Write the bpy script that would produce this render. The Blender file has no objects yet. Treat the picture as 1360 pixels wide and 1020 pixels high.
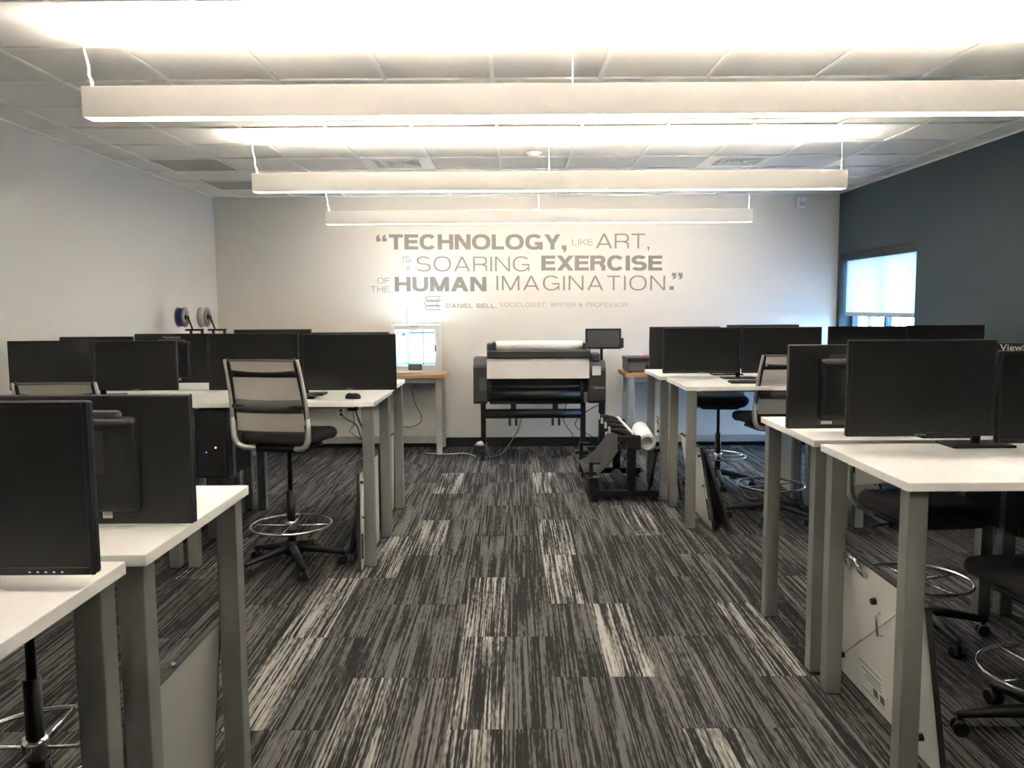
import bpy, bmesh, math, random
from mathutils import Vector, Matrix
random.seed(7)
R = math.radians
S = bpy.context.scene
COL = S.collection

# ------------------------------------------------------------------ camera
CAM_H = 1.66
F_PX = 1091.0
PITCH, YAW, ROLL = 0.09395, -0.0016, -0.0059
cam_d = bpy.data.cameras.new('camera')
cam_d.sensor_width = 36.0
cam_d.lens = F_PX / 1360.0 * 36.0
cam_d.clip_start = 0.05
cam = bpy.data.objects.new('camera', cam_d)
COL.objects.link(cam)
fw = Vector((math.sin(YAW) * math.cos(PITCH), math.cos(YAW) * math.cos(PITCH), -math.sin(PITCH)))
r0 = Vector((math.cos(YAW), -math.sin(YAW), 0))
u0 = r0.cross(fw)
rt = r0 * math.cos(ROLL) + u0 * math.sin(ROLL)
up = -r0 * math.sin(ROLL) + u0 * math.cos(ROLL)
M3 = Matrix((rt, up, -fw)).transposed()
cam.matrix_world = Matrix.Translation((0, 0, CAM_H)) @ M3.to_4x4()
S.camera = cam

# ------------------------------------------------------------------ world, exposure
S.view_settings.view_transform = 'Standard'
S.view_settings.look = 'None'
S.view_settings.exposure = -0.08
S.view_settings.gamma = 1.0
S.view_settings.use_curve_mapping = False
DAY_STRENGTH = 26.0
DOWN_STRENGTH = 8.0
UP_STRENGTH = 390.0
LAMP_COLOR = (1.0, 0.918, 0.82, 1)
world = bpy.data.worlds.new('daylight')
world.use_nodes = True
bg = world.node_tree.nodes['Background']
bg.inputs[0].default_value = (0.32, 0.58, 1.0, 1)
bg.inputs[1].default_value = DAY_STRENGTH
S.world = world
try:
    S.cycles.use_denoising = True
    S.cycles.max_bounces = 10
    S.cycles.diffuse_bounces = 6
    S.cycles.transparent_max_bounces = 12
    S.cycles.sample_clamp_indirect = 0.0
    S.cycles.caustics_reflective = False
    S.cycles.caustics_refractive = False
except Exception:
    pass

# ------------------------------------------------------------------ materials
def new_mat(name):
    m = bpy.data.materials.new(name)
    m.use_nodes = True
    nt = m.node_tree
    return m, nt, nt.nodes['Principled BSDF']

def mat(name, col, rough=0.5, metal=0.0, var=0.06, scale=14.0, bump=0.0, bump_scale=200.0, spec=0.5, emit=None, emit_s=0.0):
    m, nt, b = new_mat(name)
    N, L = nt.nodes, nt.links
    tc = N.new('ShaderNodeTexCoord')
    no = N.new('ShaderNodeTexNoise')
    no.inputs['Scale'].default_value = scale
    no.inputs['Detail'].default_value = 4
    L.new(tc.outputs['Object'], no.inputs['Vector'])
    mx = N.new('ShaderNodeMix')
    mx.data_type = 'RGBA'
    c = col
    mx.inputs[6].default_value = (c[0] * (1 - var), c[1] * (1 - var), c[2] * (1 - var), 1)
    mx.inputs[7].default_value = (min(1, c[0] * (1 + var)), min(1, c[1] * (1 + var)), min(1, c[2] * (1 + var)), 1)
    L.new(no.outputs['Fac'], mx.inputs[0])
    L.new(mx.outputs[2], b.inputs['Base Color'])
    b.inputs['Roughness'].default_value = rough
    b.inputs['Metallic'].default_value = metal
    b.inputs['Specular IOR Level'].default_value = spec
    if emit:
        b.inputs['Emission Color'].default_value = (*emit, 1)
        b.inputs['Emission Strength'].default_value = emit_s
    if bump:
        n2 = N.new('ShaderNodeTexNoise')
        n2.inputs['Scale'].default_value = bump_scale
        n2.inputs['Detail'].default_value = 3
        L.new(tc.outputs['Object'], n2.inputs['Vector'])
        bp = N.new('ShaderNodeBump')
        bp.inputs['Strength'].default_value = bump
        bp.inputs['Distance'].default_value = 0.004
        L.new(n2.outputs['Fac'], bp.inputs['Height'])
        L.new(bp.outputs['Normal'], b.inputs['Normal'])
    return m

def emit_mat(name, col, s):
    m = bpy.data.materials.new(name)
    m.use_nodes = True
    nt = m.node_tree
    nt.nodes.remove(nt.nodes['Principled BSDF'])
    e = nt.nodes.new('ShaderNodeEmission')
    e.inputs[0].default_value = col
    e.inputs[1].default_value = s
    nt.links.new(e.outputs[0], nt.nodes['Material Output'].inputs[0])
    return m

def carpet_mat():
    m, nt, b = new_mat('striped_carpet')
    N, L = nt.nodes, nt.links
    geo = N.new('ShaderNodeNewGeometry')
    oi = N.new('ShaderNodeObjectInfo')
    sep = N.new('ShaderNodeSeparateXYZ')
    L.new(geo.outputs['Position'], sep.inputs[0])
    def math_(op, a, bb=None, clamp=False):
        n = N.new('ShaderNodeMath'); n.operation = op; n.use_clamp = clamp
        for i, v in enumerate((a, bb)):
            if v is None: continue
            if isinstance(v, (int, float)): n.inputs[i].default_value = v
            else: L.new(v, n.inputs[i])
        return n.outputs[0]
    rnd = oi.outputs['Random']
    def streak(sx, sy, off, detail):
        c = N.new('ShaderNodeCombineXYZ')
        L.new(math_('ADD', math_('MULTIPLY', sep.outputs[0], sx), math_('MULTIPLY', rnd, off)), c.inputs[0])
        L.new(math_('ADD', math_('MULTIPLY', sep.outputs[1], sy), math_('MULTIPLY', rnd, off * 1.7)), c.inputs[1])
        L.new(math_('MULTIPLY', rnd, off * .3), c.inputs[2])
        n = N.new('ShaderNodeTexNoise')
        n.inputs['Scale'].default_value = 1.0
        n.inputs['Detail'].default_value = detail
        L.new(c.outputs[0], n.inputs['Vector'])
        return n.outputs['Fac']
    fine = streak(100, 1.3, 311, 3.0)
    mid = streak(17, 1.1, 173, 1.0)
    dash = streak(120, 16, 97, 1.0)
    pile = N.new('ShaderNodeTexNoise'); pile.inputs['Scale'].default_value = 260; pile.inputs['Detail'].default_value = 1
    L.new(geo.outputs['Position'], pile.inputs['Vector'])
    bright = N.new('ShaderNodeSeparateColor')
    L.new(oi.outputs['Color'], bright.inputs[0])
    v = math_('ADD', fine, math_('MULTIPLY', math_('SUBTRACT', mid, 0.5), 0.36))
    v = math_('ADD', v, math_('MULTIPLY', math_('SUBTRACT', dash, 0.5), 0.30))
    v = math_('ADD', v, math_('MULTIPLY', math_('SUBTRACT', pile.outputs['Fac'], 0.5), 0.16))
    v = math_('ADD', v, math_('MULTIPLY', math_('SUBTRACT', bright.outputs[0], 0.5), 0.22))
    ramp = N.new('ShaderNodeValToRGB')
    e = ramp.color_ramp.elements
    e[0].position = 0.40; e[0].color = (0.020, 0.0193, 0.018, 1)
    e[1].position = 0.63; e[1].color = (0.125, 0.122, 0.115, 1)
    k = e.new(0.49); k.color = (0.034, 0.033, 0.031, 1)
    k = e.new(0.53); k.color = (0.092, 0.090, 0.084, 1)
    L.new(v, ramp.inputs[0])
    # pale yarn of the lighter planks
    pale = N.new('ShaderNodeMix'); pale.data_type = 'RGBA'
    fac = math_('MULTIPLY', bright.outputs[1], math_('MULTIPLY', math_('SUBTRACT', v, 0.53), 6.0, True), True)
    L.new(fac, pale.inputs[0])
    L.new(ramp.outputs[0], pale.inputs[6])
    pale.inputs[7].default_value = (0.40, 0.38, 0.345, 1)
    L.new(pale.outputs[2], b.inputs['Base Color'])
    b.inputs['Roughness'].default_value = 0.95
    b.inputs['Specular IOR Level'].default_value = 0.15
    bp = N.new('ShaderNodeBump'); bp.inputs['Strength'].default_value = 0.5; bp.inputs['Distance'].default_value = 0.003
    L.new(v, bp.inputs['Height']); L.new(bp.outputs[0], b.inputs['Normal'])
    return m

def mesh_fabric(name, col, see):
    m, nt, b = new_mat(name)
    N, L = nt.nodes, nt.links
    tc = N.new('ShaderNodeTexCoord')
    wv = N.new('ShaderNodeTexWave'); wv.inputs['Scale'].default_value = 220; wv.bands_direction = 'Z'
    L.new(tc.outputs['Object'], wv.inputs['Vector'])
    mx = N.new('ShaderNodeMix'); mx.data_type = 'RGBA'
    mx.inputs[6].default_value = (*[c * .85 for c in col], 1); mx.inputs[7].default_value = (*col, 1)
    L.new(wv.outputs['Fac'], mx.inputs[0]); L.new(mx.outputs[2], b.inputs['Base Color'])
    b.inputs['Roughness'].default_value = 0.8
    tr = N.new('ShaderNodeBsdfTransparent')
    tl = N.new('ShaderNodeBsdfTranslucent'); tl.inputs[0].default_value = (*col, 1)
    ms0 = N.new('ShaderNodeMixShader'); ms0.inputs[0].default_value = 0.45
    L.new(b.outputs[0], ms0.inputs[1]); L.new(tl.outputs[0], ms0.inputs[2])
    ms = N.new('ShaderNodeMixShader'); ms.inputs[0].default_value = see
    L.new(ms0.outputs[0], ms.inputs[1]); L.new(tr.outputs[0], ms.inputs[2])
    L.new(ms.outputs[0], N['Material Output'].inputs[0])
    return m

def glass_mat(name, tint, refl=0.08):
    m = bpy.data.materials.new(name); m.use_nodes = True
    nt = m.node_tree; N, L = nt.nodes, nt.links
    N.remove(N['Principled BSDF'])
    tr = N.new('ShaderNodeBsdfTransparent'); tr.inputs[0].default_value = (*tint, 1)
    gl = N.new('ShaderNodeBsdfGlossy'); gl.inputs['Roughness'].default_value = 0.02
    ms = N.new('ShaderNodeMixShader'); ms.inputs[0].default_value = refl
    L.new(tr.outputs[0], ms.inputs[1]); L.new(gl.outputs[0], ms.inputs[2])
    L.new(ms.outputs[0], N['Material Output'].inputs[0])
    return m

def wood_mat(name, a, bcol):
    m, nt, b = new_mat(name)
    N, L = nt.nodes, nt.links
    tc = N.new('ShaderNodeTexCoord'); mp = N.new('ShaderNodeMapping')
    mp.inputs['Scale'].default_value = (2.0, 30, 30)
    L.new(tc.outputs['Object'], mp.inputs[0])
    no = N.new('ShaderNodeTexNoise'); no.inputs['Scale'].default_value = 1.5; no.inputs['Detail'].default_value = 6
    L.new(mp.outputs[0], no.inputs['Vector'])
    mx = N.new('ShaderNodeMix'); mx.data_type = 'RGBA'
    mx.inputs[6].default_value = (*a, 1); mx.inputs[7].default_value = (*bcol, 1)
    L.new(no.outputs['Fac'], mx.inputs[0]); L.new(mx.outputs[2], b.inputs['Base Color'])
    b.inputs['Roughness'].default_value = 0.45
    return m

M = {}
M['wall'] = mat('greige_wall_paint', (0.64, 0.62, 0.575), 0.85, var=0.02, scale=3, bump=0.06, bump_scale=350)
M['blue_wall'] = mat('slate_blue_wall_paint', (0.034, 0.053, 0.061), 0.7, var=0.05, scale=3, bump=0.06, bump_scale=350)
M['ceil_tile'] = mat('mineral_ceiling_tile', (0.74, 0.73, 0.71), 0.95, var=0.04, scale=60, bump=0.25, bump_scale=260)
M['tee'] = mat('white_grid_metal', (0.80, 0.79, 0.77), 0.5, var=0.01)
M['return'] = mat('grey_return_panel', (0.40, 0.395, 0.375), 0.8, var=0.05)
M['carpet'] = carpet_mat()
M['base_black'] = mat('black_rubber_base', (0.012, 0.012, 0.012), 0.55)
M['white_top'] = mat('white_laminate', (0.82, 0.80, 0.775), 0.38, var=0.01)
M['leg'] = mat('silver_grey_powder_coat', (0.27, 0.262, 0.247), 0.42, metal=0.35, var=0.05, scale=40)
M['black'] = mat('black_plastic', (0.009, 0.009, 0.0087), 0.42, var=0.1)
M['black_matte'] = mat('black_matte_plastic', (0.018, 0.018, 0.017), 0.6, var=0.1)
M['mon_back'] = mat('monitor_back_plastic', (0.015, 0.015, 0.0143), 0.38, var=0.08, scale=30, bump=0.08, bump_scale=600)
M['screen'] = mat('matte_screen', (0.009, 0.0094, 0.009), 0.32, var=0.03, spec=0.45)
M['charcoal'] = mat('charcoal_plastic', (0.036, 0.035, 0.0335), 0.5, var=0.06)
M['dark_grey'] = mat('dark_grey_plastic', (0.085, 0.083, 0.078), 0.5, var=0.06)
M['vent'] = mat('vent_grey', (0.17, 0.17, 0.165), 0.5)
M['sticker'] = mat('white_sticker', (0.75, 0.74, 0.71), 0.6, var=0.02)
M['ink'] = mat('printed_ink', (0.03, 0.03, 0.03), 0.6)
M['logo'] = mat('logo_grey', (0.50, 0.50, 0.49), 0.4)
M['housing'] = mat('white_lamp_housing', (0.80, 0.775, 0.74), 0.5, var=0.01)
M['channel'] = mat('lamp_channel', (0.6, 0.59, 0.57), 0.8)
M['diffuser'] = emit_mat('lamp_diffuser', LAMP_COLOR, DOWN_STRENGTH)
M['uplamp'] = emit_mat('lamp_upward_strip', LAMP_COLOR, UP_STRENGTH)
M['white'] = mat('white_plastic', (0.80, 0.79, 0.77), 0.4, var=0.01)
M['chrome'] = mat('chrome', (0.80, 0.80, 0.80), 0.08, metal=1.0, var=0.01)
M['silver'] = mat('satin_silver', (0.56, 0.55, 0.52), 0.35, metal=0.45, var=0.02)
M['mesh'] = mesh_fabric('taupe_mesh', (0.50, 0.46, 0.41), 0.10)
M['seat'] = mat('dark_seat_fabric', (0.030, 0.029, 0.0275), 0.9, var=0.2, scale=120, bump=0.3, bump_scale=500)
M['lumbar'] = mat('grey_lumbar', (0.11, 0.105, 0.10), 0.6)
M['wood'] = wood_mat('maple_bench_top', (0.60, 0.36, 0.19), (0.50, 0.27, 0.13))
M['bench_leg'] = mat('bench_grey_steel', (0.40, 0.395, 0.37), 0.45, metal=0.2)
M['lettering'] = mat('taupe_vinyl', (0.245, 0.232, 0.208), 0.6, var=0.02)
M['board'] = mat('cream_board', (0.70, 0.68, 0.63), 0.5, var=0.02)
M['board_edge'] = mat('board_edge_dark', (0.035, 0.034, 0.032), 0.5)
M['board_grey'] = mat('board_surface_grey', (0.40, 0.39, 0.36), 0.6, var=0.03)
M['portfolio'] = mat('black_portfolio', (0.03, 0.03, 0.029), 0.35)
M['cover'] = mat('printer_cover_grey', (0.60, 0.565, 0.53), 0.45, var=0.02)
M['paper'] = mat('white_paper', (0.86, 0.85, 0.83), 0.7, var=0.01)
M['pink'] = mat('pink_paper', (0.75, 0.16, 0.28), 0.7)
M['panel_screen'] = mat('grey_touch_screen', (0.085, 0.090, 0.088), 0.3)
M['sheet'] = mat('dark_catch_cloth', (0.034, 0.033, 0.030), 0.8, var=0.15)
M['spool'] = mat('clear_grey_spool', (0.16, 0.155, 0.145), 0.35)
M['filament_blue'] = mat('blue_filament', (0.015, 0.018, 0.16), 0.4)
M['filament_white'] = mat('white_filament', (0.62, 0.58, 0.52), 0.4)
M['led_white'] = emit_mat('printer_led', (0.62, 0.83, 1.0, 1), 140.0)
M['led_blue'] = emit_mat('blue_led', (0.05, 0.08, 1.0, 1), 6.0)
M['led_orange'] = emit_mat('orange_led', (1.0, 0.35, 0.15, 1), 6.0)
M['door_glass'] = glass_mat('tinted_door_glass', (0.72, 0.88, 1.0))
M['win_glass'] = glass_mat('window_glass', (0.95, 0.97, 0.97))
M['alu'] = mat('dark_blue_aluminium', (0.035, 0.05, 0.07), 0.4, metal=0.2)
M['fascia'] = mat('dark_blind_fascia', (0.018, 0.018, 0.017), 0.6)
M['blind'] = mesh_fabric('white_blind_fabric', (0.80, 0.82, 0.84), 0.0)
M['hem'] = mat('grey_hem_bar', (0.45, 0.44, 0.43), 0.6)
M['leaf'] = mat('green_leaf', (0.10, 0.20, 0.05), 0.6, var=0.4, scale=3)
M['bark'] = mat('bark', (0.12, 0.09, 0.06), 0.9, var=0.3)
M['ground'] = mat('pale_concrete', (0.55, 0.54, 0.51), 0.9, var=0.1)
M['jet'] = mat('jet_black_metal', (0.006, 0.006, 0.006), 0.6, var=0.1, spec=0.35)
M['pcb_led'] = emit_mat('monitor_button_led', (0.85, 0.85, 0.8, 1), 0.5)

# ------------------------------------------------------------------ mesh helpers
class MB:
    def __init__(s):
        s.bm = bmesh.new()
    def box(s, x0, x1, y0, y1, z0, z1, bev=0.0, seg=1, mtx=None):
        c = Matrix.Translation(((x0 + x1) / 2, (y0 + y1) / 2, (z0 + z1) / 2)) @ Matrix.Diagonal((abs(x1 - x0), abs(y1 - y0), abs(z1 - z0), 1))
        if mtx is not None: c = mtx @ c
        r = bmesh.ops.create_cube(s.bm, size=1.0, matrix=c)
        if bev > 0:
            es = set()
            for v in r['verts']:
                es.update(v.link_edges)
            bmesh.ops.bevel(s.bm, geom=list(es), offset=bev, segments=seg, affect='EDGES', profile=0.6)
        return s
    def tube(s, pts, r, n=8, closed=False, rad=None):
        pts = [Vector(p) for p in pts]
        k = len(pts)
        tang = []
        for i in range(k):
            if closed: t = pts[(i + 1) % k] - pts[i - 1]
            elif i == 0: t = pts[1] - pts[0]
            elif i == k - 1: t = pts[-1] - pts[-2]
            else: t = (pts[i + 1] - pts[i]).normalized() + (pts[i] - pts[i - 1]).normalized()
            tang.append(t.normalized())
        a = Vector((0, 0, 1)) if abs(tang[0].z) < 0.9 else Vector((1, 0, 0))
        nrm = (a - tang[0] * a.dot(tang[0])).normalized()
        rings = []
        for i in range(k):
            if i > 0:
                nrm = (nrm - tang[i] * nrm.dot(tang[i])).normalized()
            b = tang[i].cross(nrm)
            rr = rad[i] if rad else r
            rings.append([s.bm.verts.new(pts[i] + (nrm * math.cos(2 * math.pi * j / n) + b * math.sin(2 * math.pi * j / n)) * rr) for j in range(n)])
        m = k if closed else k - 1
        for i in range(m):
            A, B = rings[i], rings[(i + 1) % k]
            for j in range(n):
                f = s.bm.faces.new((A[j], A[(j + 1) % n], B[(j + 1) % n], B[j])); f.smooth = True
        if not closed:
            s.bm.faces.new(rings[0][::-1]); s.bm.faces.new(rings[-1])
        return s
    def cyl(s, p0, p1, r, n=16, r1=None):
        return s.tube([p0, p1], r, n, rad=[r, r if r1 is None else r1])
    def lathe(s, prof, n=24, mtx=None):
        mtx = mtx or Matrix.Identity(4)
        rings = []
        for r, z in prof:
            if r < 1e-6: rings.append([s.bm.verts.new(mtx @ Vector((0, 0, z)))])
            else: rings.append([s.bm.verts.new(mtx @ Vector((r * math.cos(2 * math.pi * j / n), r * math.sin(2 * math.pi * j / n), z))) for j in range(n)])
        for A, B in zip(rings, rings[1:]):
            for j in range(n):
                j2 = (j + 1) % n
                if len(A) == 1 and len(B) == 1: continue
                if len(A) == 1: vs = (A[0], B[j2], B[j])
                elif len(B) == 1: vs = (A[j], A[j2], B[0])
                else: vs = (A[j], A[j2], B[j2], B[j])
                f = s.bm.faces.new(vs); f.smooth = True
        return s
    def torus(s, c, R_, r, n=48, m=8):
        return s.tube([(c[0] + R_ * math.cos(2 * math.pi * i / n), c[1] + R_ * math.sin(2 * math.pi * i / n), c[2]) for i in range(n)], r, m, closed=True)
    def prism(s, poly, d0, d1, axis='y'):
        def P(a, b, d):
            return {'y': (a, d, b), 'x': (d, a, b), 'z': (a, b, d)}[axis]
        A = [s.bm.verts.new(P(a, b, d0)) for a, b in poly]
        B = [s.bm.verts.new(P(a, b, d1)) for a, b in poly]
        s.bm.faces.new(A); s.bm.faces.new(B[::-1])
        k = len(poly)
        for i in range(k):
            s.bm.faces.new((A[i], B[i], B[(i + 1) % k], A[(i + 1) % k]))
        return s
    def slab(s, w, d, layers, corner=0.08, n=6, mtx=None, warp=None):
        """rounded-rectangle slab built of layers (inset, z)"""
        rings = []
        for ins, z in layers:
            ring = []
            hw, hd = w / 2 - ins, d / 2 - ins
            c = max(0.002, corner - ins)
            for cx, cy, a0 in ((hw - c, hd - c, 0), (-hw + c, hd - c, 90), (-hw + c, -hd + c, 180), (hw - c, -hd + c, 270)):
                for i in range(n + 1):
                    a = R(a0 + 90 * i / n)
                    p = Vector((cx + c * math.cos(a), cy + c * math.sin(a), z))
                    if warp: p = warp(p)
                    if mtx is not None: p = mtx @ p
                    ring.append(s.bm.verts.new(p))
            rings.append(ring)
        for A, B in zip(rings, rings[1:]):
            k = len(A)
            for j in range(k):
                f = s.bm.faces.new((A[j], A[(j + 1) % k], B[(j + 1) % k], B[j])); f.smooth = True
        s.bm.faces.new(rings[0][::-1]); s.bm.faces.new(rings[-1])
        return s
    def strip(s, pts, prof_dir, width0, width1, thick):
        """ribbon through pts, extruded along prof_dir from width0 to width1, thickness along the local normal"""
        d = Vector(prof_dir)
        pts = [Vector(p) for p in pts]
        k = len(pts)
        rows = []
        for i in range(k):
            t = (pts[min(i + 1, k - 1)] - pts[max(i - 1, 0)]).normalized()
            nn = t.cross(d).normalized() * thick / 2
            rows.append([s.bm.verts.new(pts[i] + d * width0 + nn), s.bm.verts.new(pts[i] + d * width1 + nn),
                         s.bm.verts.new(pts[i] + d * width1 - nn), s.bm.verts.new(pts[i] + d * width0 - nn)])
        for A, B in zip(rows, rows[1:]):
            for j in range(4):
                f = s.bm.faces.new((A[j], A[(j + 1) % 4], B[(j + 1) % 4], B[j]))
                f.smooth = j in (0, 2)
        s.bm.faces.new(rows[0][::-1]); s.bm.faces.new(rows[-1])
        return s
    def build(s, name, m, parent=None, loc=None):
        bmesh.ops.recalc_face_normals(s.bm, faces=s.bm.faces[:])
        me = bpy.data.meshes.new(name)
        s.bm.to_mesh(me); s.bm.free()
        me.materials.append(M[m] if isinstance(m, str) else m)
        o = bpy.data.objects.new(name, me)
        COL.objects.link(o)
        if parent: o.parent = parent
        if loc: o.location = loc
        return o

def tag(o, label=None, cat=None, group=None, kind=None):
    if label: o['label'] = label
    if cat: o['category'] = cat
    if group: o['group'] = group
    if kind: o['kind'] = kind
    return o

def thing(name, label, cat, loc=(0, 0, 0), rz=0.0, group=None):
    o = bpy.data.objects.new(name, None)
    o.empty_display_size = 0.1
    COL.objects.link(o)
    o.location = loc; o.rotation_euler = (0, 0, rz)
    return tag(o, label, cat, group)

def struct(mb, name, m, label=None):
    o = mb.build(name, m)
    tag(o, label, None, None, 'structure')
    return o

def dup(src, parent=None, loc=None, name=None):
    c = src.copy(); COL.objects.link(c)
    if parent is not None: c.parent = parent
    if loc is not None: c.location = loc
    return c

KIDS = {}
def copy_tree(o, kids, label, loc, rz, group=None):
    c = o.copy(); COL.objects.link(c)
    c['label'] = label; c.location = loc; c.rotation_euler = (0, 0, rz)
    if group: c['group'] = group
    def rec(src, dst):
        for k in kids.get(src.name, []):
            d = k.copy(); COL.objects.link(d); d.parent = dst
            rec(k, d)
    rec(o, c)
    return c
def kids_of():
    d = {}
    for o in COL.objects:
        if o.parent: d.setdefault(o.parent.name, []).append(o)
    return d

FONT = None
_cap = []
def cap_height():
    if not _cap:
        cu = bpy.data.curves.new('cap_curve', 'FONT'); cu.body = 'H'
        if FONT: cu.font = FONT
        ob = bpy.data.objects.new('cap_tmp', cu); COL.objects.link(ob)
        dg = bpy.context.evaluated_depsgraph_get(); dg.update()
        me = bpy.data.meshes.new_from_object(ob.evaluated_get(dg))
        _cap.append(max(v.co.y for v in me.vertices))
        bpy.data.objects.remove(ob); bpy.data.curves.remove(cu); bpy.data.meshes.remove(me)
    return _cap[0]
def text_geo(body, x0, x1, base, cap, y, bold=0.0, m='lettering', name='lettering', parent=None, thick=0.002, mtx=None, rotz180=False):
    """flat lettering in the XZ plane: spans x0..x1, baseline and cap height in metres"""
    cu = bpy.data.curves.new('lettering_curve', 'FONT')
    cu.body = body
    if FONT: cu.font = FONT
    if bold > 0:
        cu.bevel_depth = bold
        cu.bevel_resolution = 0
    cu.resolution_u = 6
    ob = bpy.data.objects.new('lettering_tmp', cu)
    COL.objects.link(ob)
    dg = bpy.context.evaluated_depsgraph_get()
    dg.update()
    me0 = bpy.data.meshes.new_from_object(ob.evaluated_get(dg))
    bpy.data.objects.remove(ob)
    bpy.data.curves.remove(cu)
    mnx, mxx = min(v.co.x for v in me0.vertices), max(v.co.x for v in me0.vertices)
    CAPH = cap_height()
    sx = (x1 - x0) / (mxx - mnx)
    sz = cap / (CAPH + 2 * max(0, bold))
    bm = bmesh.new(); bm.from_mesh(me0)
    sy = thick / (2 * bold) if bold > 0 else 0
    for v in bm.verts:
        v.co = Vector((x0 + (v.co.x - mnx) * sx, y - thick / 2 - v.co.z * sy, base + (v.co.y + max(0, bold)) * sz))
    bpy.data.meshes.remove(me0)
    if bold <= 0:
        r = bmesh.ops.extrude_face_region(bm, geom=bm.faces[:])
        for g in r['geom']:
            if isinstance(g, bmesh.types.BMVert): g.co.y -= thick / 2
    if rotz180:
        for v in bm.verts: v.co.x *= -1; v.co.y *= -1
    bmesh.ops.recalc_face_normals(bm, faces=bm.faces[:])
    me = bpy.data.meshes.new(name); bm.to_mesh(me); bm.free()
    me.materials.append(M[m])
    o = bpy.data.objects.new(name, me); COL.objects.link(o)
    if parent: o.parent = parent
    return o

# ------------------------------------------------------------------ room shell
XL, XR, YB, YN, HC = -3.47, 3.80, 9.69, -2.0, 2.94
floor = struct(MB().box(XL - .2, XR + .2, YN - .2, YB + .2, -0.15, -0.004), 'floor', 'carpet', 'dark striped carpet floor')
floor.color = (0.5, 0.0, 0, 1)
struct(MB().box(XL - .2, XL, YN, YB, 0, HC + .1), 'wall_left', 'wall')
struct(MB().box(XL - .2, XR + .2, YB, YB + .2, 0, HC + .1), 'wall_back', 'wall')
struct(MB().box(XL - .2, XR + .2, YN - .2, YN, 0, HC + .1), 'wall_near', 'wall')
WY0, WY1, WZ0, WZ1 = 7.81, 9.60, 0.62, 2.245
struct(MB().box(XR, XR + .22, YN, WY0, 0, HC + .1).box(XR, XR + .22, WY1, YB, 0, HC + .1)
       .box(XR, XR + .22, WY0, WY1, 0, WZ0).box(XR, XR + .22, WY0, WY1, WZ1, HC + .1), 'wall_right', 'blue_wall')
struct(MB().box(XL, XR, YB - .012, YB, 0, 0.112, 0.003), 'baseboard_back', 'base_black')
struct(MB().box(XL, XL + .012, YN, YB, 0, 0.112, 0.003), 'baseboard_left', 'base_black')
struct(MB().box(XR - .012, XR, YN, YB, 0, 0.112, 0.003), 'baseboard_right', 'base_black')

# carpet planks
PW, PL, PX0, PY0 = 0.2286, 0.914, -0.270, 3.10
pm = MB().box(-PW / 2 + .0004, PW / 2 - .0004, -PL / 2 + .0004, PL / 2 - .0004, -0.008, 0.0, 0.0012).build('carpet_plank', 'carpet', floor)
first_plank = pm
par = {0: 0, 1: 0, 2: 1, 3: 1}
BRIGHT = {(3, 1), (0, 2), (0, 0), (2, 3), (-2, 5), (-4, 2), (-4, 0), (-2, -1), (0, -2), (4, -2), (6, 1), (2, 5), (1, 7), (-1, 8), (-3, 4), (5, 6), (-2, 9), (2, 9), (9, 2), (12, 5), (-8, 4), (-11, 6)}
half = PL / 2
cnt = 0
for k in range(-15, 19):
    x0 = max(PX0 + PW * k, XL); x1 = min(PX0 + PW * (k + 1), XR)
    if x1 - x0 < 0.02: continue
    m = -2 + par[k % 4] - (0)
    while True:
        y0 = PY0 + half * m
        if y0 >= YB - .02: break
        ys, ye = max(y0, 2.2), min(y0 + PL, YB)
        if ye > 2.25:
            o = first_plank if cnt == 0 else dup(first_plank, floor)
            o.location = ((x0 + x1) / 2, (ys + ye) / 2, 0)
            o.scale = ((x1 - x0) / PW, (ye - ys) / PL, 1)
            is_b = (k, m) in BRIGHT
            a = random.random()
            o.color = (0.66 if is_b else 0.36 + 0.3 * a, 0.9 if is_b else (0.16 if a > 0.8 else 0.0), 0, 1)
            cnt += 1
        m += 2

# ceiling
GX0, GY0, TS = -0.108, 4.184, 0.61
ceil = struct(MB().box(XL - .2, XR + .2, YN - .2, YB + .2, HC + .022, HC + .12).box(XL, XR, YN, GY0 - 3 * TS, HC, HC + .03), 'ceiling', 'ceil_tile')
tile = MB().box(-TS / 2 + .008, TS / 2 - .008, -TS / 2 + .008, TS / 2 - .008, HC + .009, HC + .02).build('ceiling_tile', 'ceil_tile', ceil)
xs = [XL] + [GX0 + TS * k for k in range(-5, 7)] + [XR]
ys_ = [GY0 + TS * k for k in range(-3, 9)] + [YB]
first = True
SPECIAL = {}
for i in range(len(xs) - 1):
    for j in range(len(ys_) - 1):
        cx, cy = (xs[i] + xs[i + 1]) / 2, (ys_[j] + ys_[j + 1]) / 2
        sx, sy = (xs[i + 1] - xs[i]) / TS, (ys_[j + 1] - ys_[j]) / TS
        if abs(cy - (GY0 + 5.5 * TS)) < .05 and (abs(cx - (GX0 - 1.5 * TS)) < .05 or abs(cx - (GX0 + 3.5 * TS)) < .05):
            SPECIAL.setdefault('diff', []).append((cx, cy)); continue
        if i == 1 and (abs(cy - (GY0 + 5.5 * TS)) < .05 or abs(cy - (GY0 + 7.5 * TS)) < .05):
            SPECIAL.setdefault('ret', []).append((cx, cy)); continue
        o = tile if first else dup(tile, ceil)
        first = False
        o.location = (cx, cy, 0); o.scale = (sx, sy, 1)
tx = MB().box(-.012, .012, GY0 - 3 * TS, YB, HC - .001, HC + .012, .001).build('grid_tee', 'tee', ceil)
for q, x in enumerate(xs[1:-1]):
    o = tx if q == 0 else dup(tx, ceil)
    o.location = (x, 0, 0)
ty = MB().box(XL, XR, -.012, .012, HC - .0015, HC + .012, .001).build('grid_tee', 'tee', ceil)
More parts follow.
